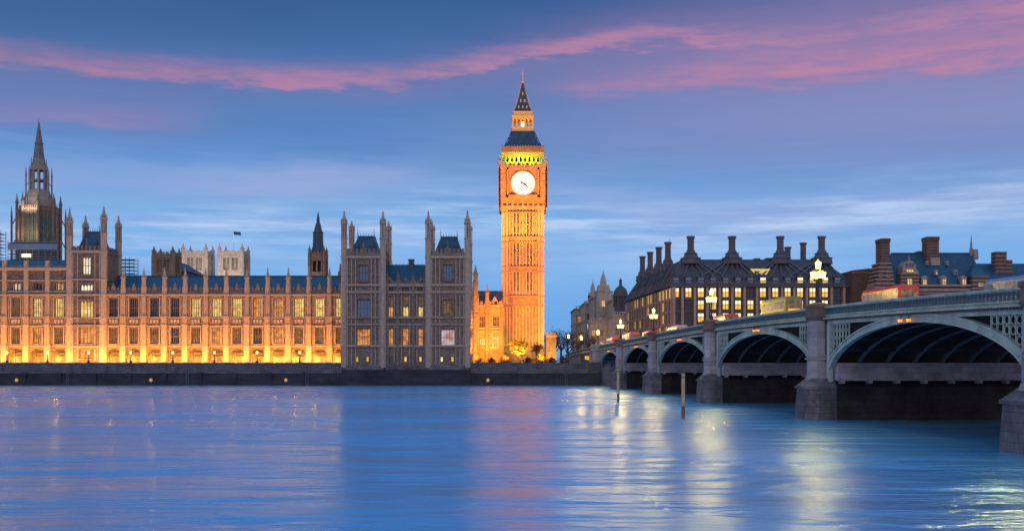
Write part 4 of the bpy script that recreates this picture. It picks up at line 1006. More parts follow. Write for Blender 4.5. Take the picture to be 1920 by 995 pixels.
for i in range(6):
    a, b_ = px(434, 522)+.6*i+.1, px(434, 522)+.6*i+.7; ya, yb_ = 526+.3*math.sin(i*1.3), 526+.3*math.sin((i+1)*1.3)
    m_.loft([(a, ya, pz(438, 522)-.06*i), (b_, yb_, pz(438, 522)-.06*i-.06), (b_, yb_+.05, pz(438, 522)-.06*i-.06), (a, ya+.05, pz(438, 522)-.06*i)], [(a, ya, pz(432, 522)-.06*i), (b_, yb_, pz(432, 522)-.06*i-.06), (b_, yb_+.05, pz(432, 522)-.06*i-.06), (a, ya+.05, pz(432, 522)-.06*i)])
m_.build('flag', MT['flag'], fl)
w = MB(); w.box(px(322, 440), px(345, 440), 440, 470, G0, pz(508, 440)); w.loft([(px(318, 440), 440, pz(508, 440)), (px(350, 440), 440, pz(508, 440)), (px(350, 440), 470, pz(508, 440)), (px(318, 440), 470, pz(508, 440))], [(px(322, 440), 452, pz(488, 440)), (px(326, 440), 452, pz(488, 440)), (px(326, 440), 458, pz(488, 440)), (px(322, 440), 458, pz(488, 440))])
tag(w.build('church_roof', MT['lead']), 'grey pitched church roof between the brown tower and the pale abbey towers', 'roof')

# ================================================================== BRIDGE
BX0, BK = 38.75, -.0598
DN = math.hypot(BK, 1); DY = Vector((BK/DN, 1/DN, 0)); DT = Vector((1/DN, -BK/DN, 0))
def BP(Y, t, z): return (BX0 + BK*Y + DT.x*t, Y + DT.y*t, z)     # t: across the bridge, 0 = upstream face
TOP = [(-10, 8.0), (10, 8.7), (30, 9.6), (50, 10.35), (70, 11.0), (90, 11.45), (110, 11.72), (130, 11.85), (155, 11.8), (180, 11.55), (200, 11.28), (235, 10.8), (280, 10.2), (310, 9.8), (345, 8.6)]
def top(Y):
    for (a, za), (b_, zb_) in zip(TOP, TOP[1:]):
        if Y <= b_:
            i = TOP.index((a, za)); u = (Y-a)/(b_-a)
            zp_ = TOP[max(0, i-1)]; zn = TOP[min(len(TOP)-1, i+2)]
            m0 = (zb_-zp_[1])/(b_-zp_[0])*(b_-a); m1 = (zn[1]-za)/(zn[0]-a)*(b_-a)
            return (2*u**3-3*u*u+1)*za + (u**3-2*u*u+u)*m0 + (-2*u**3+3*u*u)*zb_ + (u**3-u*u)*m1
    return TOP[-1][1]
WB = 26.0
br = thing('bridge', 'green painted iron arch bridge on granite piers crossing the river on the right', 'bridge', BP(130, WB/2, 0))
PC = [27.5, 65.6, 105.5, 148.9, 191.5, 229.0]       # pier centres
HWP = 1.75
YB0, YB1 = -8.0, 264.5
def strip(mb, Ya, Yb, t0, t1, zf0, zf1, step=2.0):
    """solid swept along the bridge between heights zf0(Y) and zf1(Y)"""
    n = max(1, int(round((Yb-Ya)/step)))
    vs, fs = [], []
    for i in range(n+1):
        Y = Ya + (Yb-Ya)*i/n; a, b_ = zf0(Y), zf1(Y)
        vs += [BP(Y, t0, a), BP(Y, t1, a), BP(Y, t1, b_), BP(Y, t0, b_)]
    for i in range(n):
        o = 4*i
        for k in range(4): fs.append((o+k, o+(k+1) % 4, o+4+(k+1) % 4, o+4+k))
    fs += [(0, 3, 2, 1), (4*n, 4*n+1, 4*n+2, 4*n+3)]
    mb.add(vs, fs)
YR = 344.0      # end of the approach ramp
d = MB(); strip(d, YB0, YR, .5, WB-.5, lambda Y: top(Y)-1.75, lambda Y: top(Y)-1.2, 4); d.build('deck', MT['iron'], br)
d = MB(); strip(d, YB0, YR, 3.6, WB-3.6, lambda Y: top(Y)-1.2, lambda Y: top(Y)-1.17, 4); d.build('carriageway', MT['asphalt'], br)
d = MB(); strip(d, YB0, YR, .5, 3.6, lambda Y: top(Y)-1.2, lambda Y: top(Y)-1.05, 4); strip(d, YB0, YR, WB-3.6, WB-.5, lambda Y: top(Y)-1.2, lambda Y: top(Y)-1.05, 4); d.build('footway', MT['paving'], br)
d = MB()
for Y in range(-4, 340, 6): strip(d, Y, Y+3, WB/2-.08, WB/2+.08, lambda Y: top(Y)-1.17, lambda Y: top(Y)-1.162, 3)
for tt in (4.1, WB-4.1): strip(d, YB0, YR, tt-.06, tt+.06, lambda Y: top(Y)-1.17, lambda Y: top(Y)-1.162, 4)
d.build('road_marking', MT['white'], br)
# parapets: coping, pierced balustrade, solid base, cornice with dentils
for side in (0, 1):
    T = (lambda t: t) if side == 0 else (lambda t: WB - t)
    def st(mb, a, b_, t0, t1, f0, f1, step=2.0): strip(mb, a, b_, min(T(t0), T(t1)), max(T(t0), T(t1)), f0, f1, step)
    e = MB()
    st(e, YB0, YR, -.22, .34, lambda Y: top(Y)-.16, lambda Y: top(Y))
    st(e, YB0, YR, -.12, .26, lambda Y: top(Y)-.26, lambda Y: top(Y)-.16)
    st(e, YB0, YR, -.14, .30, lambda Y: top(Y)-1.02, lambda Y: top(Y)-.90)
    st(e, YB0, YR, -.02, .3, lambda Y: top(Y)-1.20, lambda Y: top(Y)-1.02)
    st(e, YB0, YR, -.34, .3, lambda Y: top(Y)-1.34, lambda Y: top(Y)-1.20)
    e.build('parapet', MT['green'], br)
    e = MB(); Y = YB0+.3
    while Y < YR-.5:
        z = top(Y); s_ = .56 if Y < 180 else 1.12
        # pointed openings made of paired bars and cusps
        e.add(*(lambda a, b_, z0, z1: ([BP(a, T(0), z0), BP(b_, T(0), z0), BP(b_, T(.16), z0), BP(a, T(.16), z0), BP(a, T(0), z1), BP(b_, T(0), z1), BP(b_, T(.16), z1), BP(a, T(.16), z1)], [(0,3,2,1),(4,5,6,7),(0,1,5,4),(1,2,6,5),(2,3,7,6),(3,0,4,7)]))(Y, Y+s_*.34, z-.92, z-.24))
        if Y < 180 and side == 0:
            for k in (0, 1):
                a = Y + s_*.34 + (s_*.66)*(k*.5+.25)
                e.add([BP(a-.07, 0.02, z-.30), BP(a+.07, .02, z-.30), BP(a, .02, z-.52), BP(a-.07, .12, z-.30), BP(a+.07, .12, z-.30), BP(a, .12, z-.52)], [(0,1,2), (3,5,4), (0,3,4,1), (1,4,5,2), (2,5,3,0)])
        Y += s_
    e.build('balustrade', MT['green_dark'], br)
    e = MB(); st(e, YB0, YR, -.10, .3, lambda Y: top(Y)-1.52, lambda Y: top(Y)-1.34)
    Y = YB0+.3
    while Y < YB1 and side == 0:
        z = top(Y); e.add([BP(Y, -.26, z-1.50), BP(Y+.16, -.26, z-1.50), BP(Y+.16, -.1, z-1.50), BP(Y, -.1, z-1.50), BP(Y, -.26, z-1.34), BP(Y+.16, -.26, z-1.34), BP(Y+.16, -.1, z-1.34), BP(Y, -.1, z-1.34)], [(0,3,2,1),(4,5,6,7),(0,1,5,4),(1,2,6,5),(2,3,7,6),(3,0,4,7)])
        Y += .42 if Y < 200 else .84
    e.build('dentil_course', MT['brown'], br)
# arches
edges = [(PC[i]+HWP, PC[i+1]-HWP) for i in range(5)] + [(PC[5]+HWP, YB1-1.5), (-6, PC[0]-HWP)]
crowns = [9.1, 9.25, 9.4, 9.35, 8.95, 8.4, 7.6]
crowns = [8.6, 9.2, 9.42, 9.38, 8.98, 8.42, 7.2]
ZSP = 3.95
for (Ya, Yb), zc in zip(edges, crowns):
    ym, hl = (Ya+Yb)/2, (Yb-Ya)/2
    def low(Y, g=0.): 
        u = min(1, abs(Y-ym)/(hl)); return ZSP + (zc-ZSP)*math.sqrt(max(0, 1-u*u))
    def upp(Y, g=.7):
        u = min(1, abs(Y-ym)/(hl+.0)); return min(top(Y)-1.53, ZSP + (zc+g-ZSP)*math.sqrt(max(0, 1-(u*hl/(hl+.9))**2)))
    NS = 44
    ys = [ym - hl*math.cos(math.pi*i/NS) for i in range(NS+1)]
    def sweep(mb, t0, t1, f0, f1, ys=ys):
        vs, fs = [], []
        for Y in ys: a, b_ = f0(Y), f1(Y); vs += [BP(Y, t0, a), BP(Y, t1, a), BP(Y, t1, b_), BP(Y, t0, b_)]
        for i in range(len(ys)-1):
            o = 4*i
            for k in range(4): fs.append((o+k, o+(k+1) % 4, o+4+(k+1) % 4, o+4+k))
        fs += [(0, 3, 2, 1), tuple(4*(len(ys)-1)+k for k in (0, 1, 2, 3))]; mb.add(vs, fs)
    near = Yb > 60
    for side in (0, 1):
        T0 = (lambda t: t) if side == 0 else (lambda t: WB-t)
        def sw(mb, t0, t1, f0, f1, **k): sweep(mb, min(T0(t0), T0(t1)), max(T0(t0), T0(t1)), f0, f1, **k)
        e = MB()
        sw(e, 0, .4, lambda Y: low(Y), lambda Y: max(upp(Y), low(Y)+.05))
        sw(e, -.14, 0, lambda Y: low(Y)-.02, lambda Y: low(Y)+.16)
        sw(e, -.10, 0, lambda Y: max(low(Y)+.1, upp(Y)-.14), lambda Y: max(low(Y)+.12, upp(Y)+.01))
        e.build('arch_face', MT['green'], br)
        if side == 0 or near:
            # spandrel: fascia beam, end posts, dark sheet painting the shade in the gaps, and open tracery
            e = MB(); strip(e, Ya-.3, Yb+.3, *sorted((T0(.02), T0(.38))), lambda Y: top(Y)-1.86, lambda Y: top(Y)-1.52)
            for s in (-1, 1):
                yy = Ya+.05 if s < 0 else Yb-.05; a, b_ = (yy, yy+.42) if s < 0 else (yy-.42, yy)
                strip(e, a-.35*(s < 0), b_+.35*(s > 0), *sorted((T0(-.04), T0(.36))), lambda Y: ZSP-.1, lambda Y: top(Y)-1.8, 1)
                # tracery: diagonal, uprights and rings in the triangular opening
                for j in range(1, 7):
                    y2 = Ya+.42+j*.8 if s < 0 else Yb-.42-j*.8
                    z0, z1 = upp(y2)-.05, top(y2)-1.84
                    if z1 - z0 > .25 and side == 0:
                        strip(e, y2-.05, y2+.05, .06, .18, lambda Y: z0, lambda Y: z1, 1)
                        y3 = y2 - (.4 if s < 0 else -.4); z0 = upp(y3)
                        zz = top(y3)-1.84-.36
                        while zz - .3 > z0 + .1:
                            # ring
                            for k in range(8):
                                a0, a1 = k*math.pi/4, (k+1)*math.pi/4
                                q0 = Vector(BP(y3+.32*math.cos(a0), .12, zz+.32*math.sin(a0))); q1 = Vector(BP(y3+.32*math.cos(a1), .12, zz+.32*math.sin(a1)))
                                e.tube(q0, q1, .05, n=4)
                            zz -= .72
            e.build('spandrel_frame', MT['green'], br)
            e = MB(); sw(e, .42, .5, lambda Y: upp(Y)-.3, lambda Y: top(Y)-1.6); e.build('spandrel_gap_shade', MT['dark'], br)
    # ribs under the deck, cross beams
    for k in range(1, 9):
        tt = WB*k/9
        e = MB(); sweep(e, tt-.08, tt+.08, lambda Y: low(Y), lambda Y: max(low(Y)+.05, min(upp(Y, .1), top(Y)-1.78))); 
        sweep(e, tt-.07, tt+.07, lambda Y: min(top(Y)-1.8, max(low(Y), upp(Y, .2)-.05)), lambda Y: top(Y)-1.76, ys=[Ya+.1+(Yb-Ya-.2)*i/2 for i in range(3)]) if False else None
        e.build('rib', MT['rib'], br)
    e = MB(); n = 12
    for i in range(1, n):
        Y = Ya + (Yb-Ya)*i/n; z = low(Y)+.12
        if z < top(Y)-1.9: strip(e, Y-.09, Y+.09, .45, WB-.45, lambda Y: z, lambda Y: z+.3, 1)
    for i in range(0, n*2+1):
        Y = Ya + (Yb-Ya)*i/(n*2); strip(e, Y-.07, Y+.07, .45, WB-.45, lambda Y: top(Y)-2.05, lambda Y: top(Y)-1.76, 1)
    e.build('cross_beams', MT['iron'], br)
    # pendant navigation lights under the crown
    if near:
        for o_ in (-.8, .8):
            Y = ym+o_; P0 = BP(Y, -.35, 0); zt_ = top(Y)-1.55
            e = MB(); e.box(P0[0]-.05, P0[0]+.3, P0[1]-.05, P0[1]+.05, zt_-.05, zt_); e.tube((P0[0], P0[1], zt_), (P0[0], P0[1], zt_-.3), .04); e.fr(P0[0], P0[1], zt_-.62, zt_-.56, .2, .2, 8); e.fr(P0[0], P0[1], zt_-.3, zt_-.22, .24, .06, 8); [e.tube((P0[0]+.21*math.cos(q_), P0[1]+.21*math.sin(q_), zt_-.6), (P0[0]+.22*math.cos(q_), P0[1]+.22*math.sin(q_), zt_-.28), .015, n=3) for q_ in (.4, 2.5, 4.6)]; no = e.build('navigation_light', MT['iron'], br)
            e = MB(); e.fr(P0[0], P0[1], zt_-.56, zt_-.3, .17, .2, 8); e.build('lens', MT['amber'], no)
# piers
for i, Yc in enumerate(PC):
    e = MB(); hw = 2.35
    def ring(tn, tf, h, z): return [BP(Yc-h, tn+1.0, z), BP(Yc-h+.9, tn, z), BP(Yc+h-.9, tn, z), BP(Yc+h, tn+1.0, z), BP(Yc+h, tf-1, z), BP(Yc+h-.9, tf, z), BP(Yc-h+.9, tf, z), BP(Yc-h, tf-1, z)]
    e.loft(ring(-2.5, WB+2.5, hw+.25, -3), ring(-2.1, WB+2.1, hw, 3.1)); e.loft(ring(-2.25, WB+2.25, hw+.12, 3.1), ring(-2.25, WB+2.25, hw+.12, 3.35)); e.loft(ring(-2.2, WB+2.2, hw+.1, 3.35), ring(-1.4, WB+1.4, HWP, 4.15))
    e.build('pier_plinth', MT['plinth'], br)
    for sg in (0, 1):
        def nose(tn, h, z, ti=.6):
            P_ = [BP(Yc-h, ti, z), BP(Yc-h, tn+1.0, z), BP(Yc-h+.9, tn, z), BP(Yc+h-.9, tn, z), BP(Yc+h, tn+1.0, z), BP(Yc+h, ti, z)]
            if sg: P_ = [BP(Yc-h, WB-ti, z), BP(Yc-h, WB-tn-1.0, z), BP(Yc-h+.9, WB-tn, z), BP(Yc+h-.9, WB-tn, z), BP(Yc+h, WB-tn-1.0, z), BP(Yc+h, WB-ti, z)]
            return P_
        e = MB(); e.loft(nose(-2.55, hw+.30, -3), nose(-2.15, hw+.05, 3.1)); e.loft(nose(-2.35, hw+.17, 3.1), nose(-2.35, hw+.17, 3.38)); e.loft(nose(-2.25, hw+.14, 3.38), nose(-1.43, HWP+.03, 4.2)); e.build('cutwater', MT['cutwater'], br)
    e = MB(); strip(e, Yc-HWP, Yc+HWP, .0, WB, lambda Y: 3.9, lambda Y: 5.82, 5); strip(e, Yc-HWP-1.3, Yc+HWP+1.3, .5, WB-.5, lambda Y: 4.0, lambda Y: 5.80, 5)
    [strip(e, Yc-HWP-1.2, Yc+HWP+1.2, .9+2.89*k_, 1.3+2.89*k_, lambda Y: 3.7, lambda Y: 4.0, 5) for k_ in range(9)]
    e.build('pier_wall', MT['pier'], br)
    e = MB(); strip(e, Yc-HWP+.3, Yc+HWP-.3, .1, WB-.1, lambda Y: 5.84, lambda Y: top(Y)-1.76, 5); e.build('pier_spandrel_wall', MT['iron'], br)
    for tt in (-.4, WB+.4):
        c0 = BP(Yc, tt, 0); e = MB(); zt_ = top(Yc)
        e.fr(c0[0], c0[1], 4.0, 4.5, 1.35, 1.2); e.fr(c0[0], c0[1], 4.5, 6.15, 1.15, 1.15); e.fr(c0[0], c0[1], 6.15, 6.35, 1.36, 1.36); e.fr(c0[0], c0[1], 6.5, 6.7, 1.3, 1.25); e.fr(c0[0], c0[1], 6.35, 6.5, 1.15, 1.15)
        e.fr(c0[0], c0[1], 6.7, zt_-1.5, 1.06, 1.06)
        e.build('pier_shaft', MT['pier'], br)
        e = MB(); e.fr(c0[0], c0[1], zt_-1.5, zt_-1.1, 1.1, 1.4); e.fr(c0[0], c0[1], zt_-1.1, zt_-.1, 1.25, 1.25); e.fr(c0[0], c0[1], zt_-.1, zt_+.22, 1.4, 1.4); e.fr(c0[0], c0[1], zt_+.22, zt_+.4, 1.1, .6)
        e.build('pier_cap', MT['brown'], br)
# abutments
for (a, b_) in ((YB1-1.6, YR), (-9.5, -6)):
    e = MB(); strip(e, a, b_, 0.02 if a > 0 else 0.02, WB-.02, lambda Y: -2.0, lambda Y: top(Y)-1.52, 4)
    e.build('abutment', MT['pier'], br)
e = MB(); c0 = BP(YB1+.8, -.4, 0); zt_ = top(YB1)
e.fr(c0[0], c0[1], -1, zt_-1.4, 1.7, 1.6); e.fr(c0[0], c0[1], zt_-1.4, zt_+.3, 1.9, 1.9); e.fr(c0[0], c0[1], 6.1, 6.5, 1.95, 1.95); e.build('end_pier', MT['pier'], br)

# ------------------------------------------------------------------ lamp standards
def lamp_post(loc, H, label, group, three=True, glob='lamp', r=.30, watts=4200, name='street_lamp'):
    x, y, z = loc; t_ = thing(name, label, 'street lamp', loc, group)
    m_ = MB(); m_.fr(x, y, z, z+.5, .34, .28); m_.fr(x, y, z+.5, z+.9, .2, .14); m_.fr(x, y, z+.9, z+H-1.2, .11, .08); m_.fr(x, y, z+H*.45, z+H*.45+.15, .17, .17); m_.fr(x, y, z+H-1.3, z+H-.45, .08, .08)
    pos = [(0, 0, H-.1)]
    if three:
        for a in (0, math.pi): 
            dx_, dy_ = .62*math.cos(a+1.62), .62*math.sin(a+1.62)
            m_.tube((x, y, z+H-1.9), (x+dx_, y+dy_, z+H-1.55), .05); pos.append((dx_, dy_, H-1.1))
        for a in (0, math.pi):
            dx_, dy_ = .5*math.cos(a), .5*math.sin(a); m_.tube((x, y, z+H-1.9), (x+dx_, y+dy_, z+H-1.55), .05); pos.append((dx_, dy_, H-1.1))
    m_.build('post', MT['iron'], t_)
    for (a, b_, c_) in pos:
        f_ = MB(); f_.fr(x+a, y+b_, z+c_-r*1.5, z+c_-r*1.15, r*.35, r*.7, 6); f_.fr(x+a, y+b_, z+c_+r*1.0, z+c_+r*1.6, r*.9, r*.12, 6); f_.fr(x+a, y+b_, z+c_+r*1.6, z+c_+r*2, r*.1, r*.05, 4)
        for k in range(6):
            an = math.pi/6 + k*math.pi/3; f_.tube((x+a+r*.72*math.cos(an), y+b_+r*.72*math.sin(an), z+c_-r*1.2), (x+a+r*1.02*math.cos(an), y+b_+r*1.02*math.sin(an), z+c_+r*1.05), .018, n=3)
        lo = f_.build('lantern', MT['iron'], t_)
        g_ = MB(); g_.fr(x+a, y+b_, z+c_-r*1.15, z+c_+r*1.0, r*.7, r*1.0, 6); g_.build('glass', MT[glob], lo)
    if watts: lamp('POINT', (x, y, z+H+.55), watts, (1, .63, .13), size=.35)
    return t_
names = ['', 'nearest bridge lamp at the right edge above the closest pier', 'triple-headed bridge lamp above the pier between the two widest arches', 'bridge lamp on the second large pier, in front of the lit office windows', 'bridge lamp on the third pier from the big arch, before the office block corner', 'small bridge lamp above the pier between the two farthest arches']
for i, Yc in enumerate(PC):
    if i == 0: continue
    c0 = BP(Yc, -.4, top(Yc)+.3); lamp_post(c0, 4.1 if i < 4 else 4.0, names[i], 'lamp standards along the bridge', r=.32)
farlab = ['street lamp where the far end of the bridge meets the bank', 'street lamp just beyond the bridge end, second from the trees', 'street lamp beside the bare trees near the clock tower']
for (xx, yy, Y), lb in zip(((1120, 624, 268), (1090, 634, 300), (1066, 631, 318)), farlab):
    zt_ = pz(yy, Y); g_ = top(Y)+.1 if xx > 1100 else G0
    lamp_post((px(xx, Y), Y-2.3 if xx > 1100 else Y, g_), zt_-g_+.1, lb, 'street lamps beyond the bridge', three=False, r=.45)
for (xx, yy, Y, lb) in ((1181, 605, 300, 'small lamp glowing low in front of the office block flank'), (1204, 588, 0, ''), ):
    pass
# terrace lamps
TL = [13, 89, 166, 245, 324, 402, 482, 562]
ords = ['leftmost', 'second', 'third', 'fourth', 'fifth', 'sixth', 'seventh', 'rightmost']
for xx, o_ in zip(TL, ords):
    lamp_post((px(xx, YE+.5), YE+.5, 5.85), 2.75, f'{o_} from left of the eight round lamps on the palace terrace wall', 'lamps along the palace terrace wall', three=False, glob='lamp_s', r=.30, watts=60, name='terrace_lamp')
# marker posts in the river
for xx, lb in ((31, 'orange topped marker post in the river, farthest left'), (283, 'orange topped marker post in the river below the left half of the wing'), (536, 'orange topped marker post in the river left of the pavilion'), (915, 'orange topped marker post in the river below the clock tower side')):
    Y = 255; t_ = thing('marker_post', lb, 'marker post', (px(xx, Y), Y, 0), 'marker posts in front of the river wall')
    m_ = MB(); m_.fr(px(xx, Y), Y, -1, 1.0, .3, .3); m_.build('post', MT['iron'], t_)
    m_ = MB(); m_.fr(px(xx, Y), Y, 1.0, 1.75, .36, .36); m_.fr(px(xx, Y), Y, 1.75, 2.0, .42, .1); 
    m_.build('head', MT['gold'], t_); m_ = MB(); m_.fr(px(xx, Y), Y, 1.45, 1.6, .38, .38); m_.build('light_band', MT['amber'], t_)
# timber piles near the bridge
for xx, Y, yt, lb in ((1159, 148, 690, 'pale timber mooring pile standing in the river, the farther of two'), (1281, 106, 699, 'pale timber mooring pile standing in the river, the nearer of two')):
    x = px(xx, Y); t_ = thing('mooring_pile', lb, 'mooring pile', (x, Y, 0), 'mooring piles near the bridge')
    m_ = MB(); m_.fr(x, Y, 1.3, pz(yt, Y), .19, .19, 10); m_.build('upper_post', MT['wood'], t_)
    m_ = MB(); m_.fr(x, Y, -2, 1.3, .2, .195, 10); m_.build('wet_post', MT['brown'], t_)
    m_ = MB(); m_.fr(x, Y, pz(yt, Y), pz(yt, Y)+.12, .23, .15, 10); m_.fr(x, Y, pz(yt, Y)-.5, pz(yt, Y)-.4, .21, .21, 10); m_.build('iron_band', MT['iron'], t_)

# ------------------------------------------------------------------ vehicles
def bus(label, Y, t, L_, H, paint, decks=2, front=True, name='double_decker_bus', grp='buses crossing the bridge', W2=1.25, glass='bus_side'):
    """local frame: x across, y along (front at y=0 facing the camera)"""
    base = BP(Y, t, top(Y)-1.165); t_ = thing(name, label, 'bus', base, grp)
    t_.rotation_euler = (0, 0, math.atan2(-BK, 1)); ORG[t_.name] = Vector((0, 0, 0))
    ORG_ = ORG[t_.name]
    rise = math.atan2(top(Y+L_)-top(Y), L_); t_.rotation_euler = (rise, 0, math.atan(-BK))
    c = .22; m_ = MB(); z0, z1 = .35, H
    P = lambda y, k: [(-W2+k, y, z0), (W2-k, y, z0), (W2, y, z0+.2), (W2, y, z1-c-.15), (W2-c, y, z1), (-W2+c, y, z1), (-W2, y, z1-c-.15), (-W2, y, z0+.2)]
    def sc(pts, s): 
        cz = (z0+z1)/2; return [(x*s, y, cz+(z-cz)*s) for x, y, z in pts]
    m_.loft(sc(P(0, .1), .95), P(.28, .1)); m_.loft(P(.28, .1), P(L_-.28, .1)); m_.loft(P(L_-.28, .1), sc(P(L_, .1), .95)); m_.build('body', MT[paint], t_)
    bands = [(1.15, 2.05), (2.75, 3.75)] if decks == 2 else [(1.2, H-.75)]
    for a, b_ in bands:
        g = MB()
        for s in (-1, 1):
            g = MB()
            nwin = int(L_/1.4)
            for i in range(nwin): y0_ = .5+(L_-1)*i/nwin; g.box(min(s*(W2-.02), s*(W2+.02)), max(s*(W2-.02), s*(W2+.02)), y0_+.05, y0_+(L_-1)/nwin-.05, a, b_)
            g.build('side_windows', MT[glass], t_)
        g = MB(); g.box(-W2+.22, W2-.22, -.04, .05, a-.1, b_+.12); g.build('windscreen', MT['bus_glow' if a > 2 else glass], t_)
        g = MB(); g.box(-W2+.25, W2-.25, L_-.05, L_+.04, a, b_); g.build('rear_window', MT['glass'], t_)
    for s in (-1, 1):
        g = MB(); g.fr(s*.9, -.02, .75, .95, .13, .13, 8); g.build('headlight', MT['headlight' if front else 'taillight'], t_)
        g = MB(); g.box(s*(W2+.12)-.08, s*(W2+.12)+.08, .05, .15, 1.7, 2.1); g.box(min(s*W2, s*(W2+.1)), max(s*W2, s*(W2+.1)), .08, .12, 2.05, 2.1); g.build('mirror', MT['tyre'], t_)
        for yw in (1.9, L_-2.4):
            g = MB(); g.M = Matrix.Translation((s*(W2-.16), yw, .5)) @ Matrix.Rotation(math.pi/2, 4, 'Y'); g.fr(0, 0, -.14, .14, .5, .5, 16); g.fr(0, 0, -.16, .16, .25, .25, 10); g.M = None; g.build('wheel', MT['tyre'], t_)
    if decks == 2: g = MB(); g.box(-.8, .8, -.06, .04, 2.25, 2.6); g.build('destination_display', MT['display'], t_)
    return t_
bus('red double-decker bus facing us above the widest arch', 118, 15.2, 11, 4.4, 'bus_red', glass='bus_side')
bus('yellow-green double-decker bus beside the triple-headed bridge lamp', 139, 8.6, 11, 4.35, 'bus_yellow', front=False)
bus('blue-grey coach cut off by the right edge of the picture', 100, 20.6, 9, 4.3, 'bus_blue', glass='bus_side')
bus('red double-decker bus low before the lit office windows, behind the second large pier', 183, 12.4, 11, 4.4, 'bus_red')
bus('cream double-decker bus behind the bridge parapet before the office block corner', 222, 12.2, 10, 4.4, 'bus_white')
bus('orange lit red bus left of the cream double-decker', 236, 8.6, 8, 3.9, 'bus_red', decks=1, name='single_decker_bus')
bus('red single-decker bus above the second farthest arch', 240, 4.9, 11, 3.7, 'bus_red', decks=1, name='single_decker_bus')
bus('red single-decker bus at the far end of the bridge above the farthest arch', 268, 5.2, 10, 3.6, 'bus_red', decks=1, name='single_decker_bus')

# ================================================================== office block with chimneys
YO = 300.0; o_ = lambda x: px(x, YO); zo = lambda y: pz(y, YO)
t_ = thing('office_building', 'large office block with dark bronze roof, tall round chimneys and rows of lit windows', 'office building', (o_(1430), YO, G0))
ob = t_
XA, XB = o_(1262), o_(1598); DP = 84.0; ZE = zo(537); ZR = pz(488, YO+8)
sk = lambda Y: BK*(Y-YO)          # the flank follows the street
body = MB()
cols = [o_(1268+23.3*i) for i in range(14)]
rows = [(557, 539), (580, 563), (603.5, 587), (627, 611), (651, 635)]
hw = .98
holes = [(c_-hw, c_+hw, zo(a), zo(b_)) for c_ in cols for a, b_ in rows]
body.wall(XA, XB, YO+.3, YO+.9, G0, ZE, holes)
body.build('front_wall', MT['bronze'], t_)
w = MB(); w.prism([(XA, YO+2.5), (XB, YO+2.5), (XB+sk(YO+DP), YO+DP), (XA+sk(YO+DP), YO+DP)], G0, ZE-.5)
w.prism([(XA, YO+.95), (XA+.5, YO+.95), (XA+.5+sk(YO+2.5), YO+2.5), (XA+sk(YO+2.5), YO+2.5)], G0, ZE); w.box(XB-.5, XB, YO+.9, YO+2.6, G0, ZE)
w.build('core_wall', MT['bronze'], t_)
w = MB()
for i in range(15):
    x = o_(1268+23.3*i - 11.65); x = max(x, XA+.3); w.box(x-.36, x+.36, YO-.25, YO+.3, G0, ZE-.1)
w.build('stone_piers', MT['pinkstone'], t_)
w = MB()
for z in (zo(560), zo(583.5), zo(607.5), zo(631.5)): w.box(XA, XB, YO+.05, YO+.3, z-.22, z+.22)
w.box(XA-.4, XB+.4, YO-.6, YO+1.2, ZE-.1, ZE+.35); w.build('bronze_bands', MT['bronze_rib'], t_)
# windows: frame + two-tone lit pane
wh = zo(539)-zo(557)
fm = MB(); fm.box(-hw, -hw+.12, 0, .2, 0, wh); fm.box(hw-.12, hw, 0, .2, 0, wh); fm.box(-hw, hw, 0, .2, wh*.52-.08, wh*.52+.08); fm.box(-hw, hw, 0, .2, 0, .1); fm.box(-hw, hw, 0, .2, wh-.1, wh); fm.box(-.05, .05, .02, .18, 0, wh)
fme = mesh_of(fm, MT['bronze']); fme.name = 'window'
def pane_me(k):
    pm_ = MB()
    if k == 'lit': 
        pm_.mi = 1; pm_.box(-hw, hw, .22, .26, 0, wh*.52); pm_.mi = 0; pm_.box(-hw, hw, .22, .26, wh*.52, wh); me = mesh_of(pm_, [MT['ceil'], MT['office']])
    elif k == 'low':
        pm_.mi = 1; pm_.box(-hw, hw, .22, .26, 0, wh*.78); pm_.mi = 0; pm_.box(-hw, hw, .22, .26, wh*.78, wh); me = mesh_of(pm_, [MT['ceil'], MT['dim']])
    else: pm_.box(-hw, hw, .22, .26, 0, wh); me = mesh_of(pm_, MT['glass'])
    me.name = 'pane'; return me
PM = {k: pane_me(k) for k in ('lit', 'low', 'off')}
patt = ['LLLLLLoLLLLLLo', 'ooLLLLLLlLLLLo', 'ooLLLLLLLLLLlo', 'lollLLoLLolLLo', 'oololLLoLololo']
for (a, b_), pt in zip(rows, patt):
    for c_, ch_ in zip(cols, pt):
        wo_ = inst(fme, 'window', None, ob, (c_, YO+.42, zo(a)))
        p_ = bpy.data.objects.new('pane', PM[{'L': 'lit', 'l': 'low', 'o': 'off'}[ch_]]); COL.objects.link(p_); p_.parent = wo_
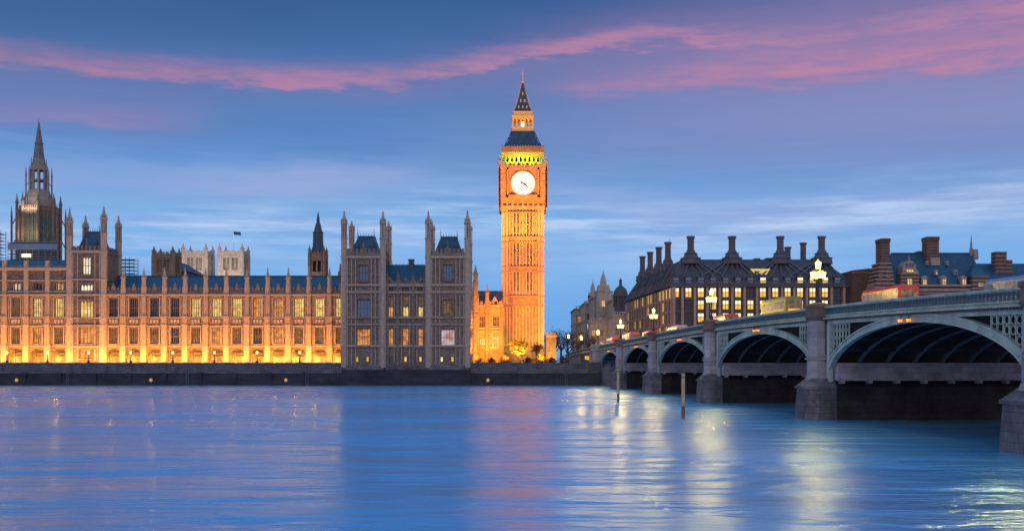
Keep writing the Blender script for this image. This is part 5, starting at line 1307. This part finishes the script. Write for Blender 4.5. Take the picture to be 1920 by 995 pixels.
# flank
w = MB(); w2 = MB(); w3 = MB(); NF = 17
for i in range(NF):
    Y0 = YO+1.2+(DP-3)*i/NF; dY = (DP-3)/NF
    for s, (a, b_) in enumerate(rows):
        yy0, yy1 = Y0+dY*.25, Y0+dY*.78; x0_, x1_ = XA+sk(yy0), XA+sk(yy1)
        mb = w2; mb.mi = 0 if random.random() < (.35 if s == 0 else .12) else (1 if s == 0 else 2)
        mb.loft([(x0_-.06, yy0, zo(a)), (x1_-.06, yy1, zo(a)), (x1_+.02, yy1, zo(a)), (x0_+.02, yy0, zo(a))], [(x0_-.06, yy0, zo(b_)), (x1_-.06, yy1, zo(b_)), (x1_+.02, yy1, zo(b_)), (x0_+.02, yy0, zo(b_))])
    x_ = XA+sk(Y0); w.box(x_-.55, x_+.1, Y0-.35, Y0+.35, G0, ZE-.1)
for z in (zo(560), zo(583.5), zo(607.5), zo(631.5)):
    w.loft([(XA-.35, YO+.6, z-.25), (XA+sk(YO+DP)-.35, YO+DP, z-.25), (XA+sk(YO+DP), YO+DP, z-.25), (XA, YO+.6, z-.25)], [(XA-.35, YO+.6, z+.25), (XA+sk(YO+DP)-.35, YO+DP, z+.25), (XA+sk(YO+DP), YO+DP, z+.25), (XA, YO+.6, z+.25)])
w.build('flank_piers', MT['pinkstone'], ob)
f_ = w2.build('flank_windows', [MT['office'], MT['glass_b'], MT['glass']], ob, 'rows of windows along the receding flank'); f_['kind'] = 'stuff'
# roof
inx = 4.6
def quad(x0, x1, y0, y1, z): return [(x0+sk(y0), y0, z), (x1+sk(y0), y0, z), (x1+sk(y1), y1, z), (x0+sk(y1), y1, z)]
rf = MB(); rf.loft(quad(XA-.5, XB+.5, YO-.5, YO+DP+.5, ZE+.3), quad(XA+1.2, XB-1.6, YO+2.0, YO+DP-2, zo(516)))
rf.loft(quad(XA+1.2, XB-1.6, YO+2.0, YO+DP-2, zo(516)), quad(XA+inx, XB-inx-1.5, YO+8, YO+DP-8, ZR)); rf.loft(quad(XA+inx, XB-inx-1.5, YO+8, YO+DP-8, ZR), quad(XA+inx+.2, XB-inx-1.7, YO+8.2, YO+DP-8.2, ZR+.3))
rf.build('roof', MT['bronze'], ob)
# dormer windows in the roof
dwm = MB(); dwm.box(-.95, .95, 0, 2.2, 0, 2.4); dwm.box(-1.05, 1.05, -.1, 2.2, 2.4, 2.55); dme = mesh_of(dwm, MT['bronze']); dme.name = 'roof_window'
def dp(k):
    q_ = MB(); 
    q_.mi = 0; q_.box(-.8, .8, -.05, .02, 1.35, 2.2); q_.mi = 1; q_.box(-.8, .8, -.05, .02, .15, 1.1)
    me = mesh_of(q_, [MT['ceil'], MT['office']] if k == 1 else [MT['glass_b'], MT['glass_b']] if k == 0 else [MT['glass_b'], MT['dim']]); me.name = 'pane'; return me
DPM = [dp(0), dp(1), dp(2)]
for i, c_ in enumerate(cols):
    o2 = inst(dme, 'roof_window', None, ob, (c_, YO+.25, zo(534)))
    k = 1 if i in (7, 10, 11, 12) else (2 if i in (3, 4, 5, 6, 8, 9) else 0)
    p_ = bpy.data.objects.new('pane', DPM[k]); COL.objects.link(p_); p_.parent = o2
# large lit skylight
w = MB(); YY = YO+2.4; w.loft([(px(1420, YY), YY, pz(516, YY)), (px(1436, YY), YY, pz(516, YY)), (px(1436, YY), YY+4, pz(516, YY)), (px(1420, YY), YY+4, pz(516, YY))], [(px(1409, YY), YY+1.2, pz(503, YY)), (px(1446, YY), YY+1.2, pz(503, YY)), (px(1446, YY), YY+4, pz(503, YY)), (px(1409, YY), YY+4, pz(503, YY))])
w.build('skylight', MT['lit'], ob, 'large lit skylight flaring upwards in the roof')
# chimneys
def chimney(x, y, ztop, zb, r=.95, sk_=1.0):
    m_ = MB(); m_.fr(x, y, zb-1.2, zb+.5, 3.3*sk_, 3.0*sk_, 8); m_.fr(x, y, zb+.5, zb+.75, 3.3*sk_, 3.2*sk_); m_.fr(x, y, zb+.75, zb+2.0, 2.4*sk_, 1.9*sk_); m_.fr(x, y, zb+2.0, zb+2.2, 2.15*sk_, 2.05*sk_); m_.fr(x, y, zb+2.2, zb+3.2, 1.6*sk_, r*1.15)
    m_.fr(x, y, zb+3.2, ztop-.5, r, r, 12); m_.fr(x, y, ztop-.9, ztop-.55, r*1.12, r*1.12, 12); m_.fr(x, y, ztop-.5, ztop, r*1.3, r*1.3, 12)
    for k in range(3): z = zb+3.6+(ztop-zb-5)*k/2.4; m_.fr(x, y, z, z+.12, r*1.06, r*1.06, 12)
    m_.build('chimney', MT['bronze_rib'], ob)
Y8 = YO+8
for xx in (1295, 1372.5, 1463, 1540.5): chimney(px(xx, Y8), Y8, pz(443, Y8), ZR, 1.0)
for yy in (330, 344.5, 359.5, 374): chimney(XA+inx+sk(yy)+.3, yy, ZR+8.2, ZR, .95, .8)
Y9 = YO+45
for xx, yt in ((1506, 455), (1477, 463)): chimney(px(xx, Y9), Y9, pz(yt, Y9), ZR+1, .95, .6)
w = MB(); w.box(px(1420, Y8), px(1430, Y8), Y8+3, Y8+6, ZR, pz(482, Y8)); w.box(px(1445, Y8), px(1482, Y8), Y8+5, Y8+8, ZR, pz(480, Y8)); w.tube((px(1270, Y8), Y8+15, ZR), (px(1270, Y8), Y8+15, pz(436, Y8)), .12, .05); w.build('roof_plant', MT['lead'], ob)
# ducts: ribs fanning from each chimney foot down to the piers
w = MB()
zmid, ymid = zo(516), YO+2.0
for xx in (1295, 1372.5, 1463, 1540.5):
    cx = px(xx, Y8)
    for k in (-3, -2, -1, 0, 1, 2, 3):
        j = round((xx-1268+11.65)/23.3) + k
        xe = o_(1268+23.3*j-11.65)
        if xe < XA-.2 or xe > XB: continue
        a = Vector((cx+k*.5, Y8-.4, ZR+.1)); m1 = Vector((cx+(xe-cx)*.78, ymid-.05, zmid+.1)); e_ = Vector((xe, YO-.45, ZE+.35))
        w.tube(a, m1, .38, .38, 4); w.tube(m1, e_, .38, .38, 4)
w.build('roof_ducts', MT['bronze_rib'], ob); w = MB()
for yy in (308, 330, 344.5, 359.5, 374):
    for k in (-2, -1, 0, 1, 2):
        ye = yy + k*4.2
        if ye > YO+DP-2 or ye < YO: continue
        w.tube((XA+inx+sk(yy)-.3, yy+k*.6, ZR+.1), (XA+1.1+sk(ye), ye, zmid+.1), .36, .36, 4); w.tube((XA+1.1+sk(ye), ye, zmid+.1), (XA-.5+sk(ye), ye, ZE+.4), .36, .36, 4)
w.build('roof_ducts', MT['bronze_rib'], ob)

# ================================================================== striped brick building
YN = 290.0; o_ = lambda x: px(x, YN); zn = lambda y: pz(y, YN)
# dark brick block between
t_ = thing('brick_block', 'plain dark brown brick block between the office block and the striped building', 'building', (px(1619, 297), 297, G0))
w = MB(); w.prism([(px(1599, 297), 297), (px(1639, 297), 297), (px(1639, 297), 325), (px(1599, 297), 325)], G0, pz(507, 297)); w.loft([(px(1599, 297), 297, pz(507, 297)), (px(1639, 297), 297, pz(507, 297)), (px(1639, 297), 325, pz(507, 297)), (px(1599, 297), 325, pz(507, 297))], [(px(1599, 297), 297, pz(507, 297)+.1), (px(1639, 297), 297, pz(502, 297)), (px(1639, 297), 325, pz(502, 297)), (px(1599, 297), 325, pz(507, 297)+.1)])
w.build('wall', MT['brick'], t_); w = MB(); w.box(px(1598, 297), px(1640, 297), 296.7, 297.0, pz(512, 297), pz(510.5, 297)); w.build('band', MT['dark_lime'], t_)
t_ = thing('striped_building', 'red brick and white striped building with steep blue roof and lit dormers', 'building', (o_(1750), YN, G0))
nb = t_
def banded(parent, name, x0, x1, y0, y1, z0, z1, taper=None, n=None, stone_frac=.32, label=None):
    """brick mass with proud stone bands"""
    m_ = MB(); n = n or max(2, int((z1-z0)/1.1)); dz = (z1-z0)/n
    for i in range(n):
        za = z0+i*dz; fa, fb = i/n, (i+1)/n
        X0, X1 = (x0+taper[0]*fa, x1+taper[1]*fa) if taper else (x0, x1); U0, U1 = (x0+taper[0]*fb, x1+taper[1]*fb) if taper else (x0, x1)
        m_.mi = 0; m_.loft([(X0, y0, za), (X1, y0, za), (X1, y1, za), (X0, y1, za)], [(U0, y0, za+dz*(1-stone_frac)), (U1, y0, za+dz*(1-stone_frac)), (U1, y1, za+dz*(1-stone_frac)), (U0, y1, za+dz*(1-stone_frac))])
        m_.mi = 1; m_.box(min(X0, U0)-.05, max(X1, U1)+.05, y0-.06, y1+.06, za+dz*(1-stone_frac), za+dz)
    return m_.build(name, [MT['brick'], MT['bandstone']], parent, label)
banded(nb, 'wall', o_(1641), o_(1852), YN+1.0, YN+30, G0, zn(533))
w = MB(); w.box(o_(1700), o_(1853), YN+.5, YN+1.3, zn(536), zn(533)); w.box(o_(1726), o_(1852), YN+.7, YN+1.2, zn(545), zn(543)); w.build('cornice', MT['bandstone'], nb)
# stepped gable on the left with chimney
banded(nb, 'gable', o_(1636), o_(1682), YN+.2, YN+7, zn(560), zn(492), taper=(o_(1652)-o_(1636), o_(1670)-o_(1682)), n=9, label='striped gable narrowing towards its chimney')
banded(nb, 'chimney', o_(1655), o_(1671), YN+1, YN+5.5, zn(492), zn(452), n=8, stone_frac=.10)
w = MB(); w.box(o_(1654), o_(1672), YN+.8, YN+5.7, zn(453), zn(446)); w.build('chimney_cap', MT['brick'], nb)
window(nb, o_(1651.5), YN+.0, zn(519), .8, 1.0, 1, 'lit', stone='bandstone', head=False, transom=()); window(nb, o_(1666), YN+.0, zn(519), .9, 1.3, 1, 'glass_b', stone='bandstone', head=False, transom=())
# roof
rf = MB(); y_r = YN+9; zr = pz(475.5, y_r)
rf.loft([(o_(1668), YN+1.2, zn(534)), (o_(1853), YN+1.2, zn(534)), (o_(1853), YN+24, zn(534)), (o_(1668), YN+24, zn(534))], [(px(1671, y_r), y_r, zr), (px(1822, y_r), y_r, zr), (px(1822, y_r), y_r+4, zr), (px(1671, y_r), y_r+4, zr)])
rf.build('roof', MT['slate'], nb)
rd = MB(); rd.box(px(1671, y_r), px(1822, y_r), y_r-.15, y_r+.3, zr, zr+.3); rd.box(px(1722, y_r), px(1736, y_r), y_r, y_r+3, zr, pz(470.5, y_r)); rd.build('ridge', MT['lead'], nb)
# central chimney
banded(nb, 'chimney', o_(1755), o_(1778), YN+6.3, YN+10, zn(495), pz(450, YN+6), n=9, stone_frac=.11)
w = MB(); w.box(o_(1754.5), o_(1778.5), YN+6, YN+10.3, pz(450, YN+6), pz(443.5, YN+6)); w.build('chimney_cap', MT['brick'], nb)
w = MB(); w.box(o_(1761), o_(1778), YN+5.6, YN+6.3, zn(494), zn(479)); w.build('chimney_base', MT['bandstone'], nb)
# big dormer gable
x0, x1 = o_(1690), o_(1724)
banded(nb, 'gable', x0, x1, YN+.3, YN+8, zn(556), zn(512), n=7, label='wide lit gable with a curved top')
w = MB(); xm = o_(1706.5); 
P = [(o_(1694), zn(512)), (o_(1719), zn(512)), (o_(1719), zn(503))]
for k in range(1, 8): a = math.pi*k/8; P.append((xm+ (o_(1719)-xm)*math.cos(a), zn(503)+(zn(488)-zn(503))*math.sin(a)))
P += [(o_(1694), zn(503))]; w.xz(P, YN+.3, YN+5); w.box(o_(1692), o_(1721), YN+.1, YN+.5, zn(513), zn(511)); w.fr(xm, YN+.8, zn(488), zn(477), .3, .04, 6)
w.build('pediment', MT['bandstone'], nb)
window(nb, xm, YN-.02, zn(510.5), 2.2, .95, 3, 'lit', stone='bandstone', head=False, transom=()); window(nb, o_(1706), YN-.06, zn(534), 1.5, 1.8, 2, 'lit', stone='bandstone', head=False)
for k in (-1, 0, 1): window(nb, xm+k*.95, YN-.02, zn(499), .55, 1.0, 1, 'glass', stone='bandstone', head=False, transom=())
# lower row dormers
def dormer(xx, y0, zb, w_, h_, pm, yfront, roofs=True):
    e = MB(); e.box(o_(xx)-w_/2, o_(xx)+w_/2, yfront, yfront+2.6, zb, zb+h_); e.xz([(o_(xx)-w_*.62, zb+h_), (o_(xx)+w_*.62, zb+h_), (o_(xx)+w_*.3, zb+h_+w_*.28), (o_(xx), zb+h_+w_*.42), (o_(xx)-w_*.3, zb+h_+w_*.28)], yfront-.12, yfront+2.6)
    d_ = e.build('dormer', MT['bandstone'], nb); window(d_, o_(xx), yfront-.34, zb+h_*.12, w_*.66, h_*.78, 2, pm, stone='bandstone', head=False) if h_ > 1.4 else window(d_, o_(xx), yfront-.34, zb+h_*.15, w_*.62, h_*.7, 1, pm, stone='bandstone', head=False, transom=())
for xx in (1736, 1772.5, 1810): dormer(xx, 0, zn(537), 1.75, 2.5, 'lit', YN+.9)
for xx, pm in ((1727, 'lit'), (1764.5, 'lit'), (1801.5, 'glass')): dormer(xx, 0, zn(514), 1.05, 1.15, pm, YN+3.2)
for xx in (1719, 1754.5, 1792): dormer(xx, 0, zn(493.5), .9, .85, 'glass_b', YN+5.6)
# corner pavilion on the right
banded(nb, 'corner_wall', o_(1823), o_(1854), YN-.2, YN+9, G0, zn(517), n=22); rf = MB(); cx, cy = o_(1838), YN+4.4; rf.prism([(o_(1818), YN-.5), (o_(1855), YN-.5), (o_(1855), YN+9.3), (o_(1818), YN+9.3)], zn(517), zn(500), [(cx-.6, cy-1), (cx+.6, cy-1), (cx+.6, cy+1), (cx-.6, cy+1)])
rf.fr(cx, cy, zn(500), zn(494), .6, .6); rf.fr(cx, cy, zn(494), zn(464), .35, .04, 6); rf.build('corner_roof', MT['slate'], nb)
window(nb, o_(1838), YN-.55, zn(537), 1.6, 1.1, 2, 'lit', stone='bandstone', head=False, transom=())
w = MB(); Y_ = YN+9; w.fr(px(1827, Y_), Y_, pz(486, Y_), pz(468, Y_), 1.1, 1.0); w.fr(px(1821, Y_), Y_, pz(480, Y_), pz(466, Y_), .6, .5); w.fr(px(1821, Y_), Y_, pz(466, Y_), pz(442, Y_), .35, .08, 6); w.build('turret', MT['dark_lime'], nb)
# building at the far right
t_ = thing('slate_roofed_building', 'dark slate roofed building with brick chimney at the right edge', 'building', (o_(1890), YN+12, G0))
Y_ = YN+12; q_ = lambda x: px(x, Y_); zq = lambda y: pz(y, Y_)
banded(t_, 'wall', q_(1846), q_(1990), Y_, Y_+20, G0, zq(548)); rf = MB(); rf.loft([(q_(1840), Y_-.4, zq(548)), (q_(1995), Y_-.4, zq(548)), (q_(1995), Y_+20, zq(548)), (q_(1840), Y_+20, zq(548))], [(q_(1846), Y_+8, pz(494, Y_+8)), (q_(1990), Y_+8, pz(494, Y_+8)), (q_(1990), Y_+10, pz(494, Y_+8)), (q_(1846), Y_+10, pz(494, Y_+8))])
rf.build('roof', MT['slate'], t_); banded(t_, 'chimney', q_(1882), q_(1903), Y_+5, Y_+8, zq(520), zq(468), n=7, stone_frac=.2); banded(t_, 'chimney', q_(1903)+.03, q_(1914), Y_+5, Y_+8, zq(520), zq(484), n=5, stone_frac=.2)

# ================================================================== baroque stone building on the street
YA_, YZ = 398.0, 540.0
t_ = thing('baroque_building', 'pale stone baroque building with domed turrets at the far side of the street', 'building', (px(1110, 500), 500, G0))
xA = px(1160, YA_); xZ = px(1080, YZ)
w = MB()
H_ = 30.0
rb = random.Random(5)
for (xa_, xb_, Y, yt, dep) in ((1079, 1122, 520, 579, 40), (1096, 1142, 490, 569, 28), (1113, 1152, 462, 557, 26), (1148, 1180, 436, 562, 24), (1106, 1152, 428, 603, 10), (1150, 1180, 405, 591, 28)):
    X0, X1, zt = px(xa_, Y), px(xb_, Y), pz(yt, Y); w = MB(); hs = []
    nb_ = max(2, int((X1-X0)/3.4)); rows_ = [z for z in (G0+1.2, G0+6.2, G0+11.4, G0+16.4, G0+21.2) if z+3 < zt-1]
    st_ = (X1-X0)/nb_
    for i in range(nb_):
        for z in rows_: hs.append((X0+st_*(i+.5)-.75, X0+st_*(i+.5)+.75, z, z+2.7))
    w.wall(X0, X1, Y, Y+.7, G0, zt, hs); w.box(X0, X1, Y+1.4, Y+dep, G0, zt-.1); w.box(X0, X0+.7, Y+.7, Y+1.4, G0, zt-.1)
    for z in [q_-1.1 for q_ in rows_[1:]] + [zt-.6]: w.box(X0-.35, X1+.3, Y-.45, Y+dep, z, z+.45)
    w.box(X0-.6, X1+.5, Y-.75, Y+dep, zt-.05, zt+.35)
    for i in range(nb_+1):
        x = X0+st_*i; w.fr(min(max(x, X0+.3), X1-.3), Y-.05, G0+5.2, zt-.6, .34, .3, 8)
    for i in range(nb_*3): w.box(X0+st_/3*(i+.3), X0+st_/3*(i+.7), Y-.5, Y-.2, zt+.35, zt+1.2)
    w.box(X0-.3, X1+.3, Y-.6, Y-.1, zt+1.2, zt+1.45)
    for i in range(nb_):
        xc = X0+st_*(i+.5)
        if len(rows_) > 1: w.xz([(xc-1.1, rows_[-1]+2.9), (xc+1.1, rows_[-1]+2.9), (xc, rows_[-1]+3.7)], Y-.35, Y+.05)
    w.build('wall', MT['abbey'], t_)
    for h_ in hs: window(t_, (h_[0]+h_[1])/2, Y+.3, h_[2], 1.5, 2.7, 2, rb.choice(['glass', 'glass', 'dim', 'lit', 'glass', 'lit_o']), stone='abbey', head=False)
def bar_turret(xx, Y, ytop, ybase, wd, dome=False, lab=None):
    m_ = MB(); x = px(xx, Y); z = lambda y: pz(y, Y); h = wd/2; yb, yt = ybase, ytop; L_ = yb-yt
    if dome:
        m_.fr(x, Y, z(yb)-8, z(yb-L_*.35), h*.8, h*.8, 12)
        for k in range(10): a = 2*math.pi*k/10; m_.fr(x+h*.92*math.cos(a), Y+h*.92*math.sin(a), z(yb), z(yb-L_*.35), h*.1, h*.1, 6)
        m_.fr(x, Y, z(yb-L_*.35), z(yb-L_*.40), h*1.1, h*1.1, 16)
        pr = [(0, 1.0), (.35, .93), (.6, .75), (.82, .48), (.95, .22)]
        for (a, ra), (b_, rb) in zip(pr, pr[1:]): m_.fr(x, Y, z(yb-L_*(.40+.35*a)), z(yb-L_*(.40+.35*b_)), h*ra, h*rb, 16)
        m_.fr(x, Y, z(yb-L_*.73), z(yb-L_*.9), h*.22, h*.2, 8); m_.fr(x, Y, z(yb-L_*.9), z(yt), h*.24, .05, 8)
        m_.build('dome', MT['lead'], t_); return
    for k in range(4):
        m_.M = Matrix.Translation((x, Y, 0)) @ Matrix.Rotation(k*math.pi/2, 4, 'Z')
        m_.wall(-h, h, -h, -h+h*.35, z(yb)-10, z(yb-L_*.50), [(-h*.35, h*.35, z(yb-L_*.1), z(yb-L_*.40))])
        m_.box(-h*1.12, h*1.12, -h*1.12, -h*.6, z(yb-L_*.50), z(yb-L_*.54)); m_.box(-h*1.1, h*1.1, -h*1.1, -h*.6, z(yb-L_*.04), z(yb))
        for s in (-1, 1): m_.box(s*h*.8-h*.13, s*h*.8+h*.13, -h*1.08, -h*.8, z(yb-L_*.04), z(yb-L_*.5)); m_.fr(s*h*.9, -h*.9, z(yb-L_*.54), z(yb-L_*.64), h*.14, h*.05, 6)
    m_.M = None
    m_.sq(x, Y, z(yb-L_*.53), z(yb-L_*.64), h*.78, h*.62); m_.fr(x, Y, z(yb-L_*.64), z(yb-L_*.76), h*.62, h*.5, 12); m_.fr(x, Y, z(yb-L_*.76), z(yb-L_*.90), h*.5, h*.16, 12); m_.fr(x, Y, z(yb-L_*.9), z(yt), h*.12, .04, 6)
    m_.build('turret', MT['abbey'], t_)
bar_turret(1131, 462, 505, 585, 5.2); bar_turret(1111.5, 508, 523, 592, 4.4); bar_turret(1163.5, 425, 521, 575, 6.2, dome=True)
w = MB()
for (xa_, xb_, yt, Y) in ((1079, 1089, 582, 536), (1096, 1118, 568, 505), (1118, 1147, 548, 462)): w.box(px(xa_, Y), px(xb_, Y), Y-4, Y+6, 20, pz(yt, Y)); w.box(px(xa_, Y)-.3, px(xb_, Y)+.3, Y-4.3, Y+6.3, pz(yt, Y), pz(yt-1.6, Y)); w.build('attic', MT['abbey'], t_); w = MB()
w.xz([(px(1118, 458), pz(548, 458)+.3), (px(1147, 458), pz(548, 458)), (px(1140, 458), pz(535, 458)), (px(1125, 458), pz(535, 458))], 458.2, 468)
w.build('pediment', MT['abbey'], t_)
w = MB(); w.box(px(1129, 457), px(1134.5, 457), 457.6, 457.95, pz(574, 457), pz(564, 457)); w.build('lit_attic_window', MT['lit'], t_)
lamp('AREA', (px(1095, 390), 380, 8), 5200, (1, .60, .42), target=(px(1135, 440), 440, 16), size=12)
lamp('AREA', (px(1105, 415), 412, 7), 1500, (1, .5, .25), target=(px(1135, 428), 430, 10), size=6)

# ------------------------------------------------------------------ trees
def tree(x, y, z, h, seed, label, leaf=None, nleaf=0, spread=.8, group='bare trees by the clock tower', watts=0, cat='tree', name='bare_tree', lsz=.22):
    rnd = random.Random(seed); t_ = thing(name, label, cat, (x, y, z), group)
    tr = MB(); cr = MB(); tips = []
    def branch(a, d, ln_, r, dep):
        b_ = a + d*ln_; (tr if dep == 0 else cr).tube(a, b_, r, r*.62, 5 if dep < 2 else 3)
        if dep >= 4: tips.append(b_); return
        for _k in range(3 if dep else 5):
            nd = (d + Vector((rnd.uniform(-1, 1), rnd.uniform(-1, 1), rnd.uniform(-.35, .6)))*spread).normalized()
            branch(a + d*ln_*rnd.uniform(.55, 1), nd, ln_*rnd.uniform(.55, .8), r*.55, dep+1)
    branch(Vector((x, y, z)), Vector((0, 0, 1)), h*.33, h*.028, 0)
    for p_ in tips:
        for _k in range(2): cr.tube(p_, p_+Vector((rnd.uniform(-1, 1), rnd.uniform(-1, 1), rnd.uniform(-.3, 1)))*h*.05, .03, .01, 3)
        for _k in range(nleaf):
            c_ = p_ + Vector((rnd.gauss(0, 1), rnd.gauss(0, 1), rnd.gauss(0, 1)))*h*.06; u = Vector((rnd.gauss(0, 1), rnd.gauss(0, 1), rnd.gauss(0, 1))).normalized(); v_ = u.cross(Vector((.3, .5, .8))).normalized()
            cr.mi = 1; cr.add([c_-u*lsz, c_+v_*lsz*.7, c_+u*lsz, c_-v_*lsz*.7], [(0, 1, 2, 3)]); cr.mi = 0
    tr.build('trunk', MT['bark'], t_); cr.build('crown', [MT['bark'], MT[leaf or 'leaf']], t_); return t_
tree(px(975, 288), 286, G0, 8.6, 3, 'small bushy tree glowing yellow in the floodlight at the foot of the clock tower', 'leaf_y', 9, .95, None, name='small_tree', lsz=.3)
lamp('SPOT', (px(975, 286), 278, G0+.3), 22000, (1, .62, .08), target=(px(975, 288), 287, 10), spot=50)
tree(px(1006, 284), 282, G0, 6.5, 11, 'low dark bare tree right of the glowing tree, before the tower base', 'leaf', 2, .9)
for i, (xx, Y, h, lb) in enumerate(((1041, 340, 14, 'bare tree just right of the yellow lit block'), (1052, 372, 18, 'tall bare tree behind the lamps, left of the pale baroque building'), (1064, 350, 14, 'bare tree beside the street lamp nearest the clock tower'), (1079, 330, 12, 'bare tree between the two street lamps beyond the bridge'), (1098, 345, 13, 'bare tree in front of the baroque building by the bridge end'))):
    tree(px(xx, Y), Y, G0, h, 20+i, lb, 'leaf', 1 if i % 2 else 0, .8)
# shrubs on the bank
def shrub(x, y, z, w_, h, seed, label, mt='leaf'):
    rnd = random.Random(seed); m_ = MB()
    for _k in range(5): m_.tube((x, y, z), (x+rnd.uniform(-w_, w_)*.6, y+rnd.uniform(-.5, .5), z+h*.7), .05, .02, 3)
    for _k in range(420):
        a = rnd.uniform(0, 6.28); rr_ = abs(rnd.gauss(0, .5)); c_ = Vector((x+w_*rr_*math.cos(a), y+.8*rr_*math.sin(a), z+h*rnd.uniform(.05, 1)*(1-.5*min(1, rr_)))); u = Vector((rnd.gauss(0, 1), rnd.gauss(0, 1), rnd.gauss(0, 1))).normalized(); v_ = u.cross(Vector((.3, .5, .8))).normalized(); s_ = .16
        m_.add([c_-u*s_, c_+v_*s_*.7, c_+u*s_, c_-v_*s_*.7], [(0, 1, 2, 3)])
    tag(m_.build('shrub', MT[mt]), label, 'shrub', 'dark shrubs on the bank below the clock tower')
for i, (xx, w_, h, lb) in enumerate(((897, 1.6, 1.9, 'dark shrub at the foot of the orange range, beside the pavilion corner'), (921, 1.5, 1.6, 'low dark shrub midway below the orange range'), (945, 1.8, 2.2, 'dark shrub at the left foot of the clock tower'), (990, 1.9, 1.7, 'dark shrub right of the glowing tree'), (1013, 1.8, 2.6, 'tallest dark shrub, at the right corner of the clock tower'), (1034, 1.6, 1.6, 'dark shrub below the small yellow lit block'), (1056, 2.0, 2.0, 'dark shrub on the bank left of the street lamps'))):
    shrub(px(xx, 270), 270, G0, w_, h, 50+i, lb)
# kiosk and steps by the bridge foot
t_ = thing('kiosk', 'small pale stone kiosk on the bank by the far foot of the bridge', 'kiosk', (px(1098, 268), 268, G0))
w = MB(); a, b_ = px(1090, 268), px(1112, 268)-1.2; w.box(a, b_, 267, 272, G0, G0+2.3); w.box(a+.3, a+.6, 266.8, 267, G0, G0+2.3); w.build('wall', MT['coping'], t_); w = MB(); w.box(a-.3, b_+.1, 266.6, 272.3, G0+2.3, G0+2.6); w.build('roof', MT['lead'], t_); w = MB(); w.box(a+.9, a+2.0, 266.93, 266.99, G0+.9, G0+1.9); w.build('window', MT['lit'], t_)
